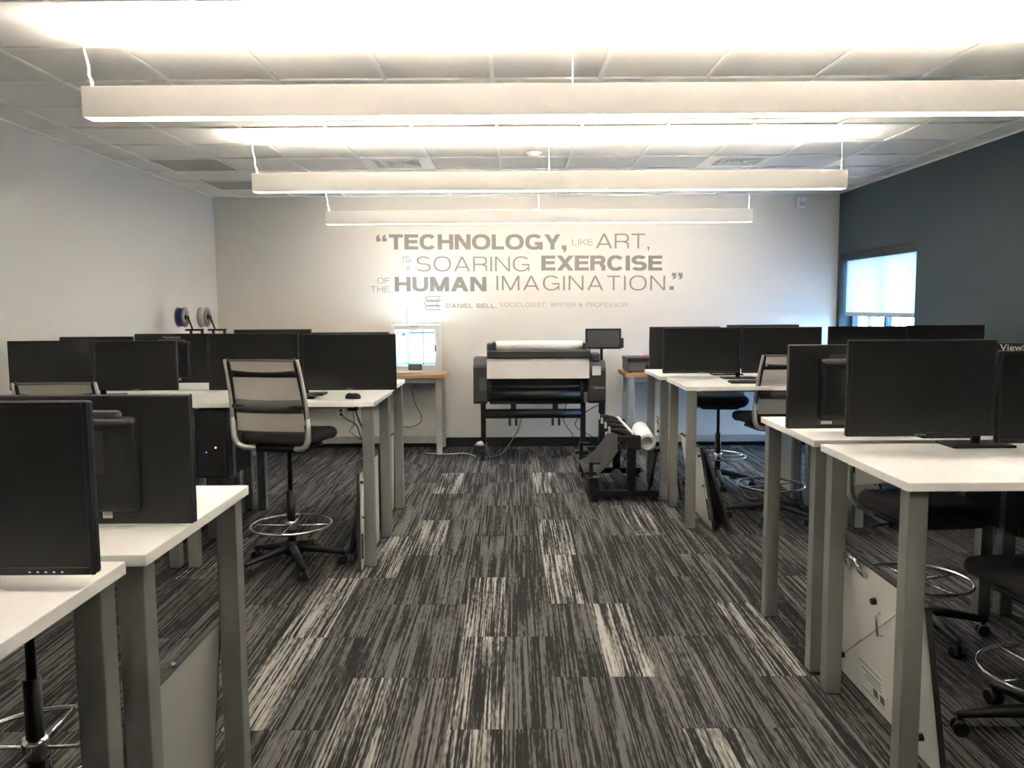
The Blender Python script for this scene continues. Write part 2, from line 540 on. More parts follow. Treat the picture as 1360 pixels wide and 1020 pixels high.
for q, y in enumerate(ys_[:-1]):
    o = ty if q == 0 else dup(ty, ceil)
    o.location = (0, y, 0)
struct(MB().box(XL, XL + .02, GY0 - 3 * TS, YB, HC - .002, HC + .012).box(XR - .02, XR, GY0 - 3 * TS, YB, HC - .002, HC + .012)
       .box(XL, XR, YB - .02, YB, HC - .002, HC + .012), 'trim_1', 'tee')
for (cx, cy), lab in zip(sorted(SPECIAL['ret'], key=lambda p: p[1]), ('flat grey return air panel in the ceiling, nearer the camera', 'flat grey return air panel in the ceiling, nearer the back wall')):
    t = thing('return_air_panel', lab, 'vent', (cx, cy, HC), 0, 'grey return panels')
    MB().box(-.292, .292, -.292, .292, .004, .016).build('perforated_plate', 'return', t)
    fr = MB()
    for a in (-1, 1):
        fr.box(a * .30 - .008, a * .30 + .008, -.3, .3, .001, .016).box(-.3, .3, a * .30 - .008, a * .30 + .008, .001, .016)
    fr.build('rim', 'return', t)
for (cx, cy), lab in zip(sorted(SPECIAL['diff']), ('white louvred ceiling air diffuser left of the smoke detector', 'white louvred ceiling air diffuser right of the smoke detector')):
    t = thing('air_diffuser', lab, 'vent', (cx, cy, HC), 0, 'louvred ceiling diffusers')
    pl = MB()
    pl.box(-.30, -.20, -.30, .30, .002, .008).box(.20, .30, -.30, .30, .002, .008).box(-.20, .20, -.30, -.20, .002, .008).box(-.20, .20, .20, .30, .002, .008)
    pl.build('face_plate', 'tee', t)
    MB().box(-.2, .2, -.2, .2, .06, .065).build('back_plate', 'ink', t)
    for q in range(5):
        s_ = .185 - q * .035
        lv = MB()
        for sx_, sy_ in ((1, 0), (-1, 0), (0, 1), (0, -1)):
            # slanted louvre blade as a thin prism
            if sx_:
                lv.prism([(sx_ * s_, .004), (sx_ * (s_ - .004), .004), (sx_ * (s_ - .016), .045), (sx_ * (s_ - .012), .045)], -s_, s_, 'y')
            else:
                lv.prism([(sy_ * s_, .004), (sy_ * (s_ - .004), .004), (sy_ * (s_ - .016), .045), (sy_ * (s_ - .012), .045)], -s_, s_, 'x')
        lv.build('louvre', 'tee', t)
sd = thing('smoke_detector', 'small round white smoke detector on the ceiling', 'detector', (0.18, 7.02, HC))
MB().lathe([(0, -.035), (.035, -.035), (.05, -.024), (.055, -.012), (.055, 0), (0, 0)], 28).build('cap', 'white', sd)
MB().lathe([(0, -.006), (.068, -.006), (.07, .003), (0, .003)], 28).build('base_ring', 'white', sd)
ws = thing('motion_sensor', 'small white motion sensor high on the back wall', 'sensor', (3.345, YB, 2.78))
MB().box(-.045, .045, -.075, 0, 0, .12, .012, 3).build('body', 'white', ws)
MB().box(-.03, .03, -.08, -.07, .02, .065, .006, 2).build('lens', 'cover', ws)

# window, blind, outside
wf = struct(MB().box(XR + .13, XR + .19, WY0, WY0 + .06, WZ0, WZ1).box(XR + .13, XR + .19, WY1 - .06, WY1, WZ0, WZ1)
            .box(XR + .13, XR + .19, WY0, WY1, WZ0, WZ0 + .06).box(XR + .13, XR + .19, WY0, WY1, WZ1 - .06, WZ1)
            .box(XR + .13, XR + .19, 8.68, 8.73, WZ0, WZ1), 'window_1', 'alu')
for y0, y1 in ((WY0 + .06, 8.68), (8.73, WY1 - .06)):
    MB().box(XR + .157, XR + .163, y0, y1, WZ0 + .06, WZ1 - .06).build('pane', 'win_glass', wf)
MB().box(XR - .02, XR + .22, WY0 - .02, WY1 + .02, WZ0 - .03, WZ0, .004).build('window_sill', 'alu', wf)
bl = thing('roller_blind', 'white roller blind with dark fascia in the window', 'blind', (XR + .03, 8.7, 1.53))
MB().box(-.022, .06, WY0 + .005 - 8.7, WY1 - .005 - 8.7, 2.16 - 1.53, 2.24 - 1.53, .003).build('fascia', 'fascia', bl)
MB().box(.03, .0312, WY0 + .012 - 8.7, WY1 - .03 - 8.7, .03, 2.20 - 1.53).build('fabric', 'blind', bl)
MB().box(.024, .038, WY0 + .012 - 8.7, WY1 - .03 - 8.7, 0, .045, .004).build('hem_bar', 'hem', bl)
struct(MB().box(XR + .22, 60, -30, 70, -.5, -.3), 'ground', 'ground')
tr = thing('garden_tree', 'small green leafy tree outside the window', 'tree', (7.4, 17.0, -.3))
MB().tube([(0, 0, 0), (.05, 0, .8), (-.03, .05, 1.6), (0, 0, 2.3)], .05, 8, rad=[.06, .05, .04, .02]).build('trunk', 'bark', tr)
lf = MB()
rr = random.Random(3)
for q in range(420):
    u, v, w = rr.gauss(0, .38), rr.gauss(0, .38), rr.gauss(0, .33)
    c = Vector((u, v, 2.0 + w))
    ax = Vector((rr.uniform(-1, 1), rr.uniform(-1, 1), rr.uniform(-.4, .4))).normalized()
    bx = ax.cross(Vector((rr.uniform(-1, 1), rr.uniform(-1, 1), 1))).normalized()
    p = [c, c + ax * .05 + bx * .025, c + ax * .11, c + ax * .05 - bx * .025]
    lf.bm.faces.new([lf.bm.verts.new(x) for x in p])
tag(lf.build('foliage', 'leaf', tr), kind='stuff')

# ------------------------------------------------------------------ pendant lights
BX0, BX1, BW, BZ0, BZ1 = -1.955, 2.515, 0.10, 2.53, 2.668
def pendant(y, label):
    t = thing('pendant_light', label, 'light', ((BX0 + BX1) / 2, y, BZ0), 0, 'linear pendant lights')
    L2 = (BX1 - BX0) / 2
    h = BZ1 - BZ0
    hb = MB()
    hb.box(-L2, L2, -BW / 2, -BW / 2 + .006, 0, h, .001).box(-L2, L2, BW / 2 - .006, BW / 2, 0, h, .001)
    hb.box(-L2, -L2 + .006, -BW / 2 + .006, BW / 2 - .006, 0, h).box(L2 - .006, L2, -BW / 2 + .006, BW / 2 - .006, 0, h)
    hb.build('housing', 'housing', t)
    MB().box(-L2 + .006, L2 - .006, -BW / 2 + .006, BW / 2 - .006, h - .075, h - .07).build('reflector', 'channel', t)
    MB().box(-L2 + .02, L2 - .02, -.017, .017, h - .0695, h - .066).build('upward_lamp', 'uplamp', t)
    lb = MB()
    nb = 36
    for i in range(1, nb):
        x = -L2 + 2 * L2 * i / nb
        lb.box(x - .001, x + .001, -BW / 2 + .006, BW / 2 - .006, h - .062, h - .004)
    lb.build('added_baffles', 'housing', t)  # unseen blades added to keep grazing uplight off the side walls
    MB().box(-L2 + .006, L2 - .006, -BW / 2 + .006, BW / 2 - .006, .001, .006).build('diffuser', 'diffuser', t)
    dz = HC - BZ0
    MB().tube([(-L2 + .03, 0, h - .005), (-L2 + .025, .0, h + .04), (-L2 + .012, .006, h + .06), (-L2 + .016, 0, h + .1), (-L2 + .0, -.004, h + .17), (-L2 + .004, 0, dz)], .006, 8).build('power_cord', 'white', t)
    for x in (-.0, L2 - .03):
        MB().tube([(x, 0, h - .07), (x, 0, dz)], .0017, 6).build('suspension_wire', 'white', t)
        MB().lathe([(0, dz - .018), (.008, dz - .018), (.018, dz - .004), (.018, dz), (0, dz)], 14, Matrix.Translation((x, 0, 0))).build('ceiling_cup', 'white', t)
        MB().cyl((x, 0, h - .004), (x, 0, h + .018), .004, 8, .002).build('wire_grip', 'white', t)
    return t
pendant(3.885 - 2.44, 'long white linear pendant light, unseen, hanging above the camera')  # out of view; continues the row spacing, kept for the brightness it adds
pendant(3.885, 'largest long white linear pendant light in view, nearest the camera')
pendant(3.885 + 2.44, 'middle of the three long white linear pendant lights in view')
pendant(3.885 + 4.88, 'smallest long white linear pendant light, hanging just before the wall quote')

# ------------------------------------------------------------------ wall quote
q = thing('wall_quote', 'taupe vinyl quotation lettering on the back wall', 'wall lettering', (0, 0, 0))
def wpx(cx, cy):
    """crop pixel of the lettering to wall coordinates"""
    x = 470 + cx * 0.33824; y = 290 + cy * 0.33824
    d = fw + rt * ((x - 680) / F_PX) - up * ((y - 510) / F_PX)
    t = (YB - .001) / d.y
    return d.x * t, CAM_H + d.z * t
# extended grotesque capitals drawn as strokes: unit cap height, stroke t (vertical) and h (horizontal)
def glyph(ch, t, ext):
    h = t * .88
    P = []                                   # polygons
    def bar(x0, x1, y0, y1): P.append([(x0, y0), (x1, y0), (x1, y1), (x0, y1)])
    def diag(x0, y0, x1, y1, w):             # x0, x1: left edges at the lower / upper cut
        P.append([(x0, y0), (x0 + w, y0), (x1 + w, y1), (x1, y1)])
    def ring(cx, cy, a, b, a0, a1, n=28, e=2.35, ta=None, tb=None):
        ta = ta or t; tb = tb or h
        def pt(A, B, g):
            c, s_ = math.cos(R(g)), math.sin(R(g))
            return (cx + A * math.copysign(abs(c) ** (2 / e), c), cy + B * math.copysign(abs(s_) ** (2 / e), s_))
        for i in range(n):
            g0, g1 = a0 + (a1 - a0) * i / n, a0 + (a1 - a0) * (i + 1) / n
            P.append([pt(a, b, g0), pt(a, b, g1), pt(a - ta, b - tb, g1), pt(a - ta, b - tb, g0)])
    Wd = dict(A=.98, B=.84, C=.95, D=.90, E=.78, F=.74, G=1.0, H=.88, I=0, K=.88, L=.70, M=1.06, N=.90, O=1.04, P=.80, R=.86, S=.86, T=.80, U=.88, W=1.35, X=.92, Y=.92)
    W = Wd.get(ch, .5) * ext
    w = t * 1.12
    if ch == ' ': return [], .42 * ext
    if ch == 'I': W = t; bar(0, t, 0, 1)
    elif ch in 'EFL':
        bar(0, t, 0, 1)
        if ch in 'EF': bar(t, W, 1 - h, 1); bar(t, W * .94, .5 - h / 2 + .02, .5 + h / 2 + .02)
        if ch in 'EL': bar(t, W, 0, h)
    elif ch == 'T': bar(0, W, 1 - h, 1); bar(W / 2 - t / 2, W / 2 + t / 2, 0, 1 - h)
    elif ch == 'H': bar(0, t, 0, 1); bar(W - t, W, 0, 1); bar(t, W - t, .5 - h / 2 + .02, .5 + h / 2 + .02)
    elif ch == 'N': bar(0, t, 0, 1); bar(W - t, W, 0, 1); diag(W - w, 0, 0, 1, w)
    elif ch == 'M':
        bar(0, t, 0, 1); bar(W - t, W, 0, 1); diag(W / 2 - w / 2, 0, 0, 1, w); diag(W / 2 - w / 2, 0, W - w, 1, w)
    elif ch == 'W':
        q = (W - w) / 4
        diag(q, 0, 0, 1, w); diag(q, 0, 2 * q, 1, w); diag(3 * q, 0, 2 * q, 1, w); diag(3 * q, 0, 4 * q, 1, w)
    elif ch == 'A':
        diag(0, 0, W / 2 - w / 2, 1, w); diag(W - w, 0, W / 2 - w / 2, 1, w); bar(W * .2, W * .8, .24, .24 + h)
    elif ch == 'X': diag(0, 0, W - w, 1, w * 1.05); diag(W - w, 0, 0, 1, w * 1.05)
    elif ch == 'Y':
        diag(W / 2 - w / 2, .40, 0, 1, w); diag(W / 2 - w / 2, .40, W - w, 1, w); bar(W / 2 - t / 2, W / 2 + t / 2, 0, .45)
    elif ch == 'K':
        bar(0, t, 0, 1); diag(t * .9, .36, W - w * 1.25, 1, w * 1.2); diag(W - w * 1.2, 0, W * .36, .60, w * 1.15)
    elif ch == 'O': ring(W / 2, .5, W / 2, .515, 0, 360, 48)
    elif ch in 'CG':
        ring(W / 2, .5, W / 2, .515, 38, 322 if ch == 'C' else 330, 40)
        if ch == 'G': bar(W * .54, W - .01, .5 - h, .5); bar(W - t * .8, W - .01, 0.0, .5)
    elif ch == 'U':
        b_ = .40
        bar(0, t, b_, 1); bar(W - t, W, b_, 1); ring(W / 2, b_, W / 2, b_ + .015, 180, 360, 28)
    elif ch == 'D':
        bar(0, t, 0, 1); bar(t, W * .5, 0, h); bar(t, W * .5, 1 - h, 1); ring(W * .5, .5, W * .5, .5, -90, 90, 28)
    elif ch in 'PR':
        y0 = .42
        bar(0, t, 0, 1); bar(t, W * .62, 1 - h, 1); bar(t, W * .62, y0, y0 + h)
        ring(W * .62, (1 + y0) / 2, W * .36, (1 - y0) / 2, -90, 90, 20)
        if ch == 'R':
            bar(W - t * 1.02, W - .02, 0, .28); ring(W * .62, .28, W * .38 - .02, .20, 0, 90, 12)
    elif ch == 'B':
        bar(0, t, 0, 1)
        for y0, y1, a_ in ((.5 - h / 2, 1, .34), (0, .5 + h / 2, .38)):
            bar(t, W * .62, y0, y0 + h); bar(t, W * .62, y1 - h, y1); ring(W * .62, (y0 + y1) / 2, W * a_, (y1 - y0) / 2, -90, 90, 18)
    elif ch == 'S':
        y1, y0 = .5 - h / 2, .5 + h / 2
        ring(W / 2 - .005, (1.015 + y1) / 2, W / 2 - .02, (1.015 - y1) / 2, 25, 270, 30)
        ring(W / 2, (y0 - .015) / 2, W / 2, (y0 + .015) / 2, -155, 90, 30)
    elif ch == '&':
        W = .86 * ext
        ring(W * .40, .76, W * .26, .255, 0, 360, 28); ring(W * .40, .27, W * .40, .285, 40, 375, 30); diag(W - w, 0, W * .18, .66, w)
    elif ch == '.': W = t * 1.1; bar(0, W, 0, W)
    elif ch == ',': W = t * 1.1; bar(0, W, 0, W); P.append([(W * .45, 0), (W, 0), (W * .82, -.13), (W * .42, -.20), (W * .30, -.14)])
    elif ch in '\u201c\u201d':
        g = t * 1.0
        for q in (0, g * 1.4):
            if ch == '\u201d':
                P.append([(q, 1), (q + g, 1), (q + g, 1 - g), (q, 1 - g)]); P.append([(q + g * .42, 1 - g), (q + g, 1 - g), (q + g * .85, 1 - g * 1.6), (q + g * .3, 1 - g * 2.0), (q + g * .2, 1 - g * 1.7)])
            else:
                y = 1 - g * 2
                P.append([(q, y), (q + g, y), (q + g, y + g), (q, y + g)]); P.append([(q + g * .58, y + g), (q, y + g), (q + g * .15, y + g * 1.6), (q + g * .7, y + g * 2.0), (q + g * .8, y + g * 1.7)])
        W = g * 2.4
    return P, W
def wtext(body, c0, c1, ctop, cbase, t, name='letter', gap=.13, ext=1.0):
    xa, zb = wpx(c0, cbase); xb, zr = wpx(c1, cbase); _, zt = wpx(c0, ctop)
    cap = zt - zb
    glyphs, x = [], 0.0
    for ch in body:
        P, W = glyph(ch, t, ext)
        glyphs.append([[(px + x, py) for px, py in p] for p in P])
        x += W + gap
    x -= gap
    sx = (xb - xa) / x
    for polys in glyphs:                     # every letter is a part of its own
        if not polys: continue
        mb = MB()
        for k, p in enumerate(polys):
            mb.prism([(xa + px * sx, zb + (zr - zb) * px / x + py * cap) for px, py in p], YB - .0012 - (k % 5) * .00006, YB, 'y')
        mb.build(name, 'lettering', q)
BO, LI = .24, .108
wtext('\u201c', 88, 130, 64, 122, BO * .95, 'quote_mark')
wtext('TECHNOLOGY,', 138, 835, 63, 122.5, BO, gap=.075)
wtext('LIKE', 857, 938, 82, 105.5, LI, gap=.2)
wtext('ART,', 950, 1160, 60, 118, LI, gap=.14)
wtext('IS', 193, 224, 148, 171, LI, gap=.2)
wtext('A', 204, 224, 186, 208, LI)
wtext('SOARING', 246, 690, 150, 208, LI, gap=.17)
wtext('EXERCISE', 736, 1211, 146, 205, BO, gap=.075)
wtext('OF', 92, 140, 233, 256, LI, gap=.2)
wtext('THE', 67, 140, 267, 290, LI, gap=.2)
wtext('HUMAN', 161, 521, 229.5, 287, BO, gap=.09)
wtext('IMAGINATION', 560, 1222, 225, 282.5, LI, gap=.22)
wtext('.', 1239, 1256, 224, 281, BO, 'full_stop')
wtext('\u201d', 1248, 1290, 214, 272, BO * .95, 'quote_mark')
wtext('DANIEL BELL,', 362, 560, 335, 351.5, .17, gap=.2)
wtext('SOCIOLOGIST, WRITER & PROFESSOR', 573, 1072, 331.5, 347.5, .10, gap=.25)
# stacked-books emblem: three outlined books
ib = MB()
def stroke(pts, r=.0055):
    P3 = []
    for a, b in pts:
        x, z = wpx(a, b); P3.append((x, YB - .002, z))
    for A, B in zip(P3, P3[1:]):
        d = Vector(B) - Vector(A); L = d.length
        ang = math.atan2(d.z, d.x)
        mt = Matrix.Translation((Vector(A) + Vector(B)) / 2) @ Matrix.Rotation(-ang, 4, 'Y')
        ib.box(-L / 2 - r * .6, L / 2 + r * .6, -.001, .0015, -r, r, mtx=mt)
for dx, y0 in ((3, 307), (-3, 326), (2, 344)):
    stroke([(338 + dx, y0), (286 + dx, y0), (281 + dx, y0 + 3), (279 + dx, y0 + 8), (282 + dx, y0 + 13), (287 + dx, y0 + 15), (338 + dx, y0 + 15)])
    stroke([(332 + dx, y0), (329 + dx, y0 + 8), (332 + dx, y0 + 15)], .003)
ib.build('books_emblem', 'lettering', q)

# ------------------------------------------------------------------ desks
DT = 1.07
def desk_proto():
    t = thing('standing_desk', 'x', 'desk', (0, 0, 0), 0)
    W, D = 1.235, 0.775
    MB().box(0, W, 0, D, DT - .030, DT, .0025, 2).build('tabletop', 'white_top', t)
    lg = None
    for x in (.018, W - .018 - .066):
        for y in (.022, D - .022 - .066):
            if lg is None:
                lg = MB().box(0, .066, 0, .066, .006, DT - .0305, .004, 2).build('leg', 'leg', t)
                lg.location = (x, y, 0); o = lg
            else:
                o = dup(lg, t, (x, y, 0))
            MB_foot = MB().box(.008, .058, .008, .058, 0, .006).build('glide', 'black', o)
    r = MB().box(.20, W - .20, 0, .04, DT - .055, DT - .0305).build('rail', 'leg', t); r.location = (0, .14, 0)
    dup(r, t, (0, D - .18, 0))
    r = MB().box(0, .04, .14, D - .14, DT - .055, DT - .0305).build('side_rail', 'leg', t); r.location = (.16, 0, 0)
    dup(r, t, (W - .20, 0, 0))
    return t
dp = desk_proto()
KD = kids_of()
desks = [
    # left side: x is the desk's left edge
    ('white standing desk at the lower left corner, nearest the camera', -0.912 - 1.235, 1.105),
    ('white standing desk at left with a monitor seen from behind', -0.888 - 1.235, 1.930),
    ('white standing desk behind the mesh stool, with black mouse on it', -0.872 - 1.235, 5.108),
    ('white standing desk next behind the one with the black mouse', -0.892 - 1.235, 5.960),
    ('white standing desk against the left wall, front side, tower hanging near it', -0.880 - 2.48, 5.108),
    ('white standing desk against the left wall, rear side, below the filament spools', -0.895 - 2.48, 5.960),
    ('white standing desk at right front with paper sheets lying on it', 1.306, 2.682),
    ('white standing desk right behind the desk with the paper sheets', 1.314, 3.555),
    ('white standing desk at the right frame edge, only its legs in view', 1.314 + 1.25, 3.555),
    ('white standing desk with black keyboard, in front of the plotter side bench', 1.262, 5.965),
    ('white standing desk beside the paper stacker, farthest on the right side', 1.225, 6.860),
    ('white standing desk by the blue wall, front side, before the window', 1.262 + 1.25, 5.965),
    ('white standing desk by the blue wall, rear side, right under the window', 1.225 + 1.25, 6.860),
]
for i, (lab, x, y) in enumerate(desks):
    if i == 0:
        dp.location = (x, y, 0); dp['label'] = lab; dp['group'] = 'white standing desks'
    else:
        copy_tree(dp, KD, lab, (x, y, 0), 0, 'white standing desks')

# ------------------------------------------------------------------ monitors and stands
def monitor(label, xc, y, zb, w=.60, h=.365, away=False, logo=0.0, front_logo=False, yaw=0.0, buttons=False, tilt=0.0):
    t = thing('computer_monitor', label, 'monitor', (xc, y, zb), (math.pi if away else 0) + yaw, 'black office monitors')
    t.rotation_euler[0] = tilt if not away else -tilt
    MB().box(-w / 2, w / 2, -.004, .018, 0, h, .006, 2).build('back_shell', 'mon_back', t)
    bz = MB()
    b = .011
    bz.box(-w / 2, -w / 2 + b, -.012, -.003, 0, h, .002).box(w / 2 - b, w / 2, -.012, -.003, 0, h, .002)
    bz.box(-w / 2 + b, w / 2 - b, -.012, -.003, h - b, h, .002).box(-w / 2 + b, w / 2 - b, -.012, -.003, 0, b * 1.5, .002)
    bez = bz.build('bezel', 'black', t)
    MB().box(-w / 2 + b, w / 2 - b, -.008, -.003, b * 1.5, h - b).build('screen', 'screen', t)
    hs = MB()
    mt = Matrix.Translation((0, .018, h * .47)) @ Matrix.Rotation(R(-90), 4, 'X')
    hs.slab(w * .52, h * .74, [(0, 0), (.004, .010), (.012, .018), (.03, .021)], .02, 4, mt)
    rh = hs.build('rear_housing', 'mon_back', t)
    MB().box(-.06, .06, .036, .040, h * .40, h * .40 + .12, .003).build('mount_plate', 'charcoal', t)
    if away:
        vs = MB().slab(w * .36, .030, [(0, 0), (.003, .004)], .012, 4, Matrix.Translation((0, .018, h * .845)) @ Matrix.Rotation(R(-90), 4, 'X'))
        vp = vs.build('vent_strip', 'vent', t)  # light caught by the angled strip is put into its paler grey
        sl = MB()
        nS = 30
        for i in range(nS):
            x = -w * .15 + i * w * .30 / (nS - 1)
            sl.box(x - .0016, x + .0016, .021, .0235, h * .845 - .009, h * .845 + .009)
        sl.build('vent_slots', 'ink', vp)
        st = MB().box(.02, .15, .0182, .0188, h * .045, h * .045 + .040).build('rating_label', 'dark_grey', t)
        MB().box(.085, .135, .0188, .0192, h * .045 + .004, h * .045 + .018).build('barcode_sticker', 'sticker', st)
        MB().box(.03, .06, .0188, .0192, h * .045 + .026, h * .045 + .034).build('rating_print', 'logo', st)
        sk_ = MB().box(-.062, -.036, .0182, .0188, h * .05, h * .05 + .042).build('white_sticker', 'sticker', t)
        for i in range(4):
            MB().box(-.058 + i * .005, -.056 + i * .005, .0188, .0191, h * .05 + .008, h * .05 + .034).build('sticker_print', 'vent', sk_)
        cb = MB().tube([(.0, .042, h * .18), (.01, .05, h * .12), (-.02, .045, h * .09), (-.03, .03, h * .07)], .003, 6).build('signal_cable', 'black', t)
        if logo:
            text_geo('ViewSonic', -logo / 2, logo / 2, h - .036, logo * .135, -.0182, .012, 'logo', 'logo', t, .0006, rotz180=True)
    else:
        text_geo('ViewSonic', -.024, .024, .004, .0065, -.0122, .012, 'logo', 'logo', t, .0004)
        if buttons:
            for i in range(5):
                MB().box(w / 2 - .07 - i * .017, w / 2 - .066 - i * .017, -.0126, -.0118, .006, .0085).build('button_mark', 'pcb_led', bez)
    return t

def stand(label, xc, ys, ymon, zc=1.29):
    s = 1 if ymon > ys else -1
    t = thing('dual_monitor_stand', label, 'monitor stand', (xc, ys, DT), 0, 'dual monitor stands')
    MB().box(-.13, .13, -.075, .075, 0, .012, .004, 2).build('base', 'black', t)
    MB().cyl((0, 0, .010), (0, 0, zc - DT + .03), .019, 16).build('column', 'black', t)
    MB().box(-.34, .34, -.014, .014, zc - DT - .02, zc - DT + .02, .004).build('crossbar', 'black', t)
    for x in (-.31, .31):
        d = abs(ymon - ys) - .041
        MB().box(x - .03, x + .03, s * .010, s * (d), zc - DT - .03, zc - DT + .03, .003).build('arm_head', 'black', t)

def pair(y, x_l, x_r, zbl, zbr, hl, hr, wl, wr, away, lab_l, lab_r, st_lab, xs_, ys_st, logos=(0, 0), zc=1.29, **kw):
    if lab_l: monitor(lab_l, x_l, y, zbl, wl, hl, away, logos[0])
    if lab_r: monitor(lab_r, x_r, y, zbr, wr, hr, away, logos[1], **kw)
    if st_lab: stand(st_lab, xs_, ys_st, y, zc)

# left front row
pair(1.68, 0, -0.875 - .30, 0, 1.107, .36, .365, .6, .60, False, None, 'large black monitor screen cut off by the left frame edge', 'black stand behind the leftmost front monitor', -1.485, 1.80, buttons=True)
pair(2.20, 0, -0.870 - .28, 0, 1.078, .36, .352, .6, .56, True, None, 'back of black monitor with pale vent strip at left front', 'black stand behind the left monitor seen from its back', -1.46, 2.05, zc=1.26)
# left second row, front side
pair(5.45, -1.725, -1.09, 1.118, 1.113, .375, .372, .60, .625, False, 'black monitor just above the mesh stool, left of the mouse monitor', 'black monitor behind the mouse, nearest the white 3D printer', 'black twin stand behind the mesh stool', -1.41, 5.56)
pair(5.45, -3.075, -2.51, 1.122, 1.119, .33, .33, .555, .55, False, 'leftmost black monitor of the second row, by the left wall', 'black monitor second from the left wall in the second row', 'black twin stand near the left wall', -2.79, 5.56)
# left second row, rear side
pair(6.20, -1.81, -1.225, 1.13, 1.125, .37, .35, .58, .58, True, 'tallest far monitor whose top edge rises above the stool', 'back of far monitor with lettering, top edge beside the 3D printer', 'black twin stand behind the far left monitors', -1.52, 6.07, (0, .14))
pair(6.20, -3.14, -2.57, 1.10, 1.10, .352, .372, .55, .56, True, 'back of far monitor by the left wall, only top edge showing', 'back of black monitor with lettering below the blue filament spool', 'black twin stand at the left wall, rear side', -2.86, 6.07, (0, .14))
# right front row
pair(3.30, 1.643, 2.25, 1.128, 1.097, .39, .375, .593, .593, False, 'large black monitor screen standing on the desk with paper sheets', 'black monitor screen cut off by the right frame edge', 'black twin stand with flat base on the desk with paper sheets', 1.93, 3.40)
pair(3.78, 1.555, 2.335, 1.09, 1.108, .388, .374, .58, .60, True, 'back of black monitor with vent strip, beside the right stool', 'back of monitor with grey lettering at the right frame edge', 'black twin stand with flat base behind the large right screen', 1.93, 3.66, (0, .213))
# right second row, front side
pair(6.55, 1.502, 2.14, 1.122, 1.12, .364, .366, .615, .63, False, 'black monitor above the black keyboard, right of the plotter', 'black monitor directly behind the right mesh stool backrest', 'black twin stand behind the black keyboard', 1.82, 6.64)
pair(6.55, 2.82, 3.44, 1.12, 1.12, .368, .374, .62, .615, False, 'black monitor just left of the blue wall end, under the blind', 'black monitor closest to the slate blue wall, right of the window', 'black twin stand near the blue wall', 3.13, 6.64)
# right second row, rear side
pair(7.12, 1.485, 2.16, 1.115, 1.12, .365, .372, .61, .62, True, 'back of far monitor beside the flatbed scanner on the bench', 'far monitor whose top edge shows over the keyboard monitors', 'black twin stand behind the far right monitors', 1.82, 7.0)

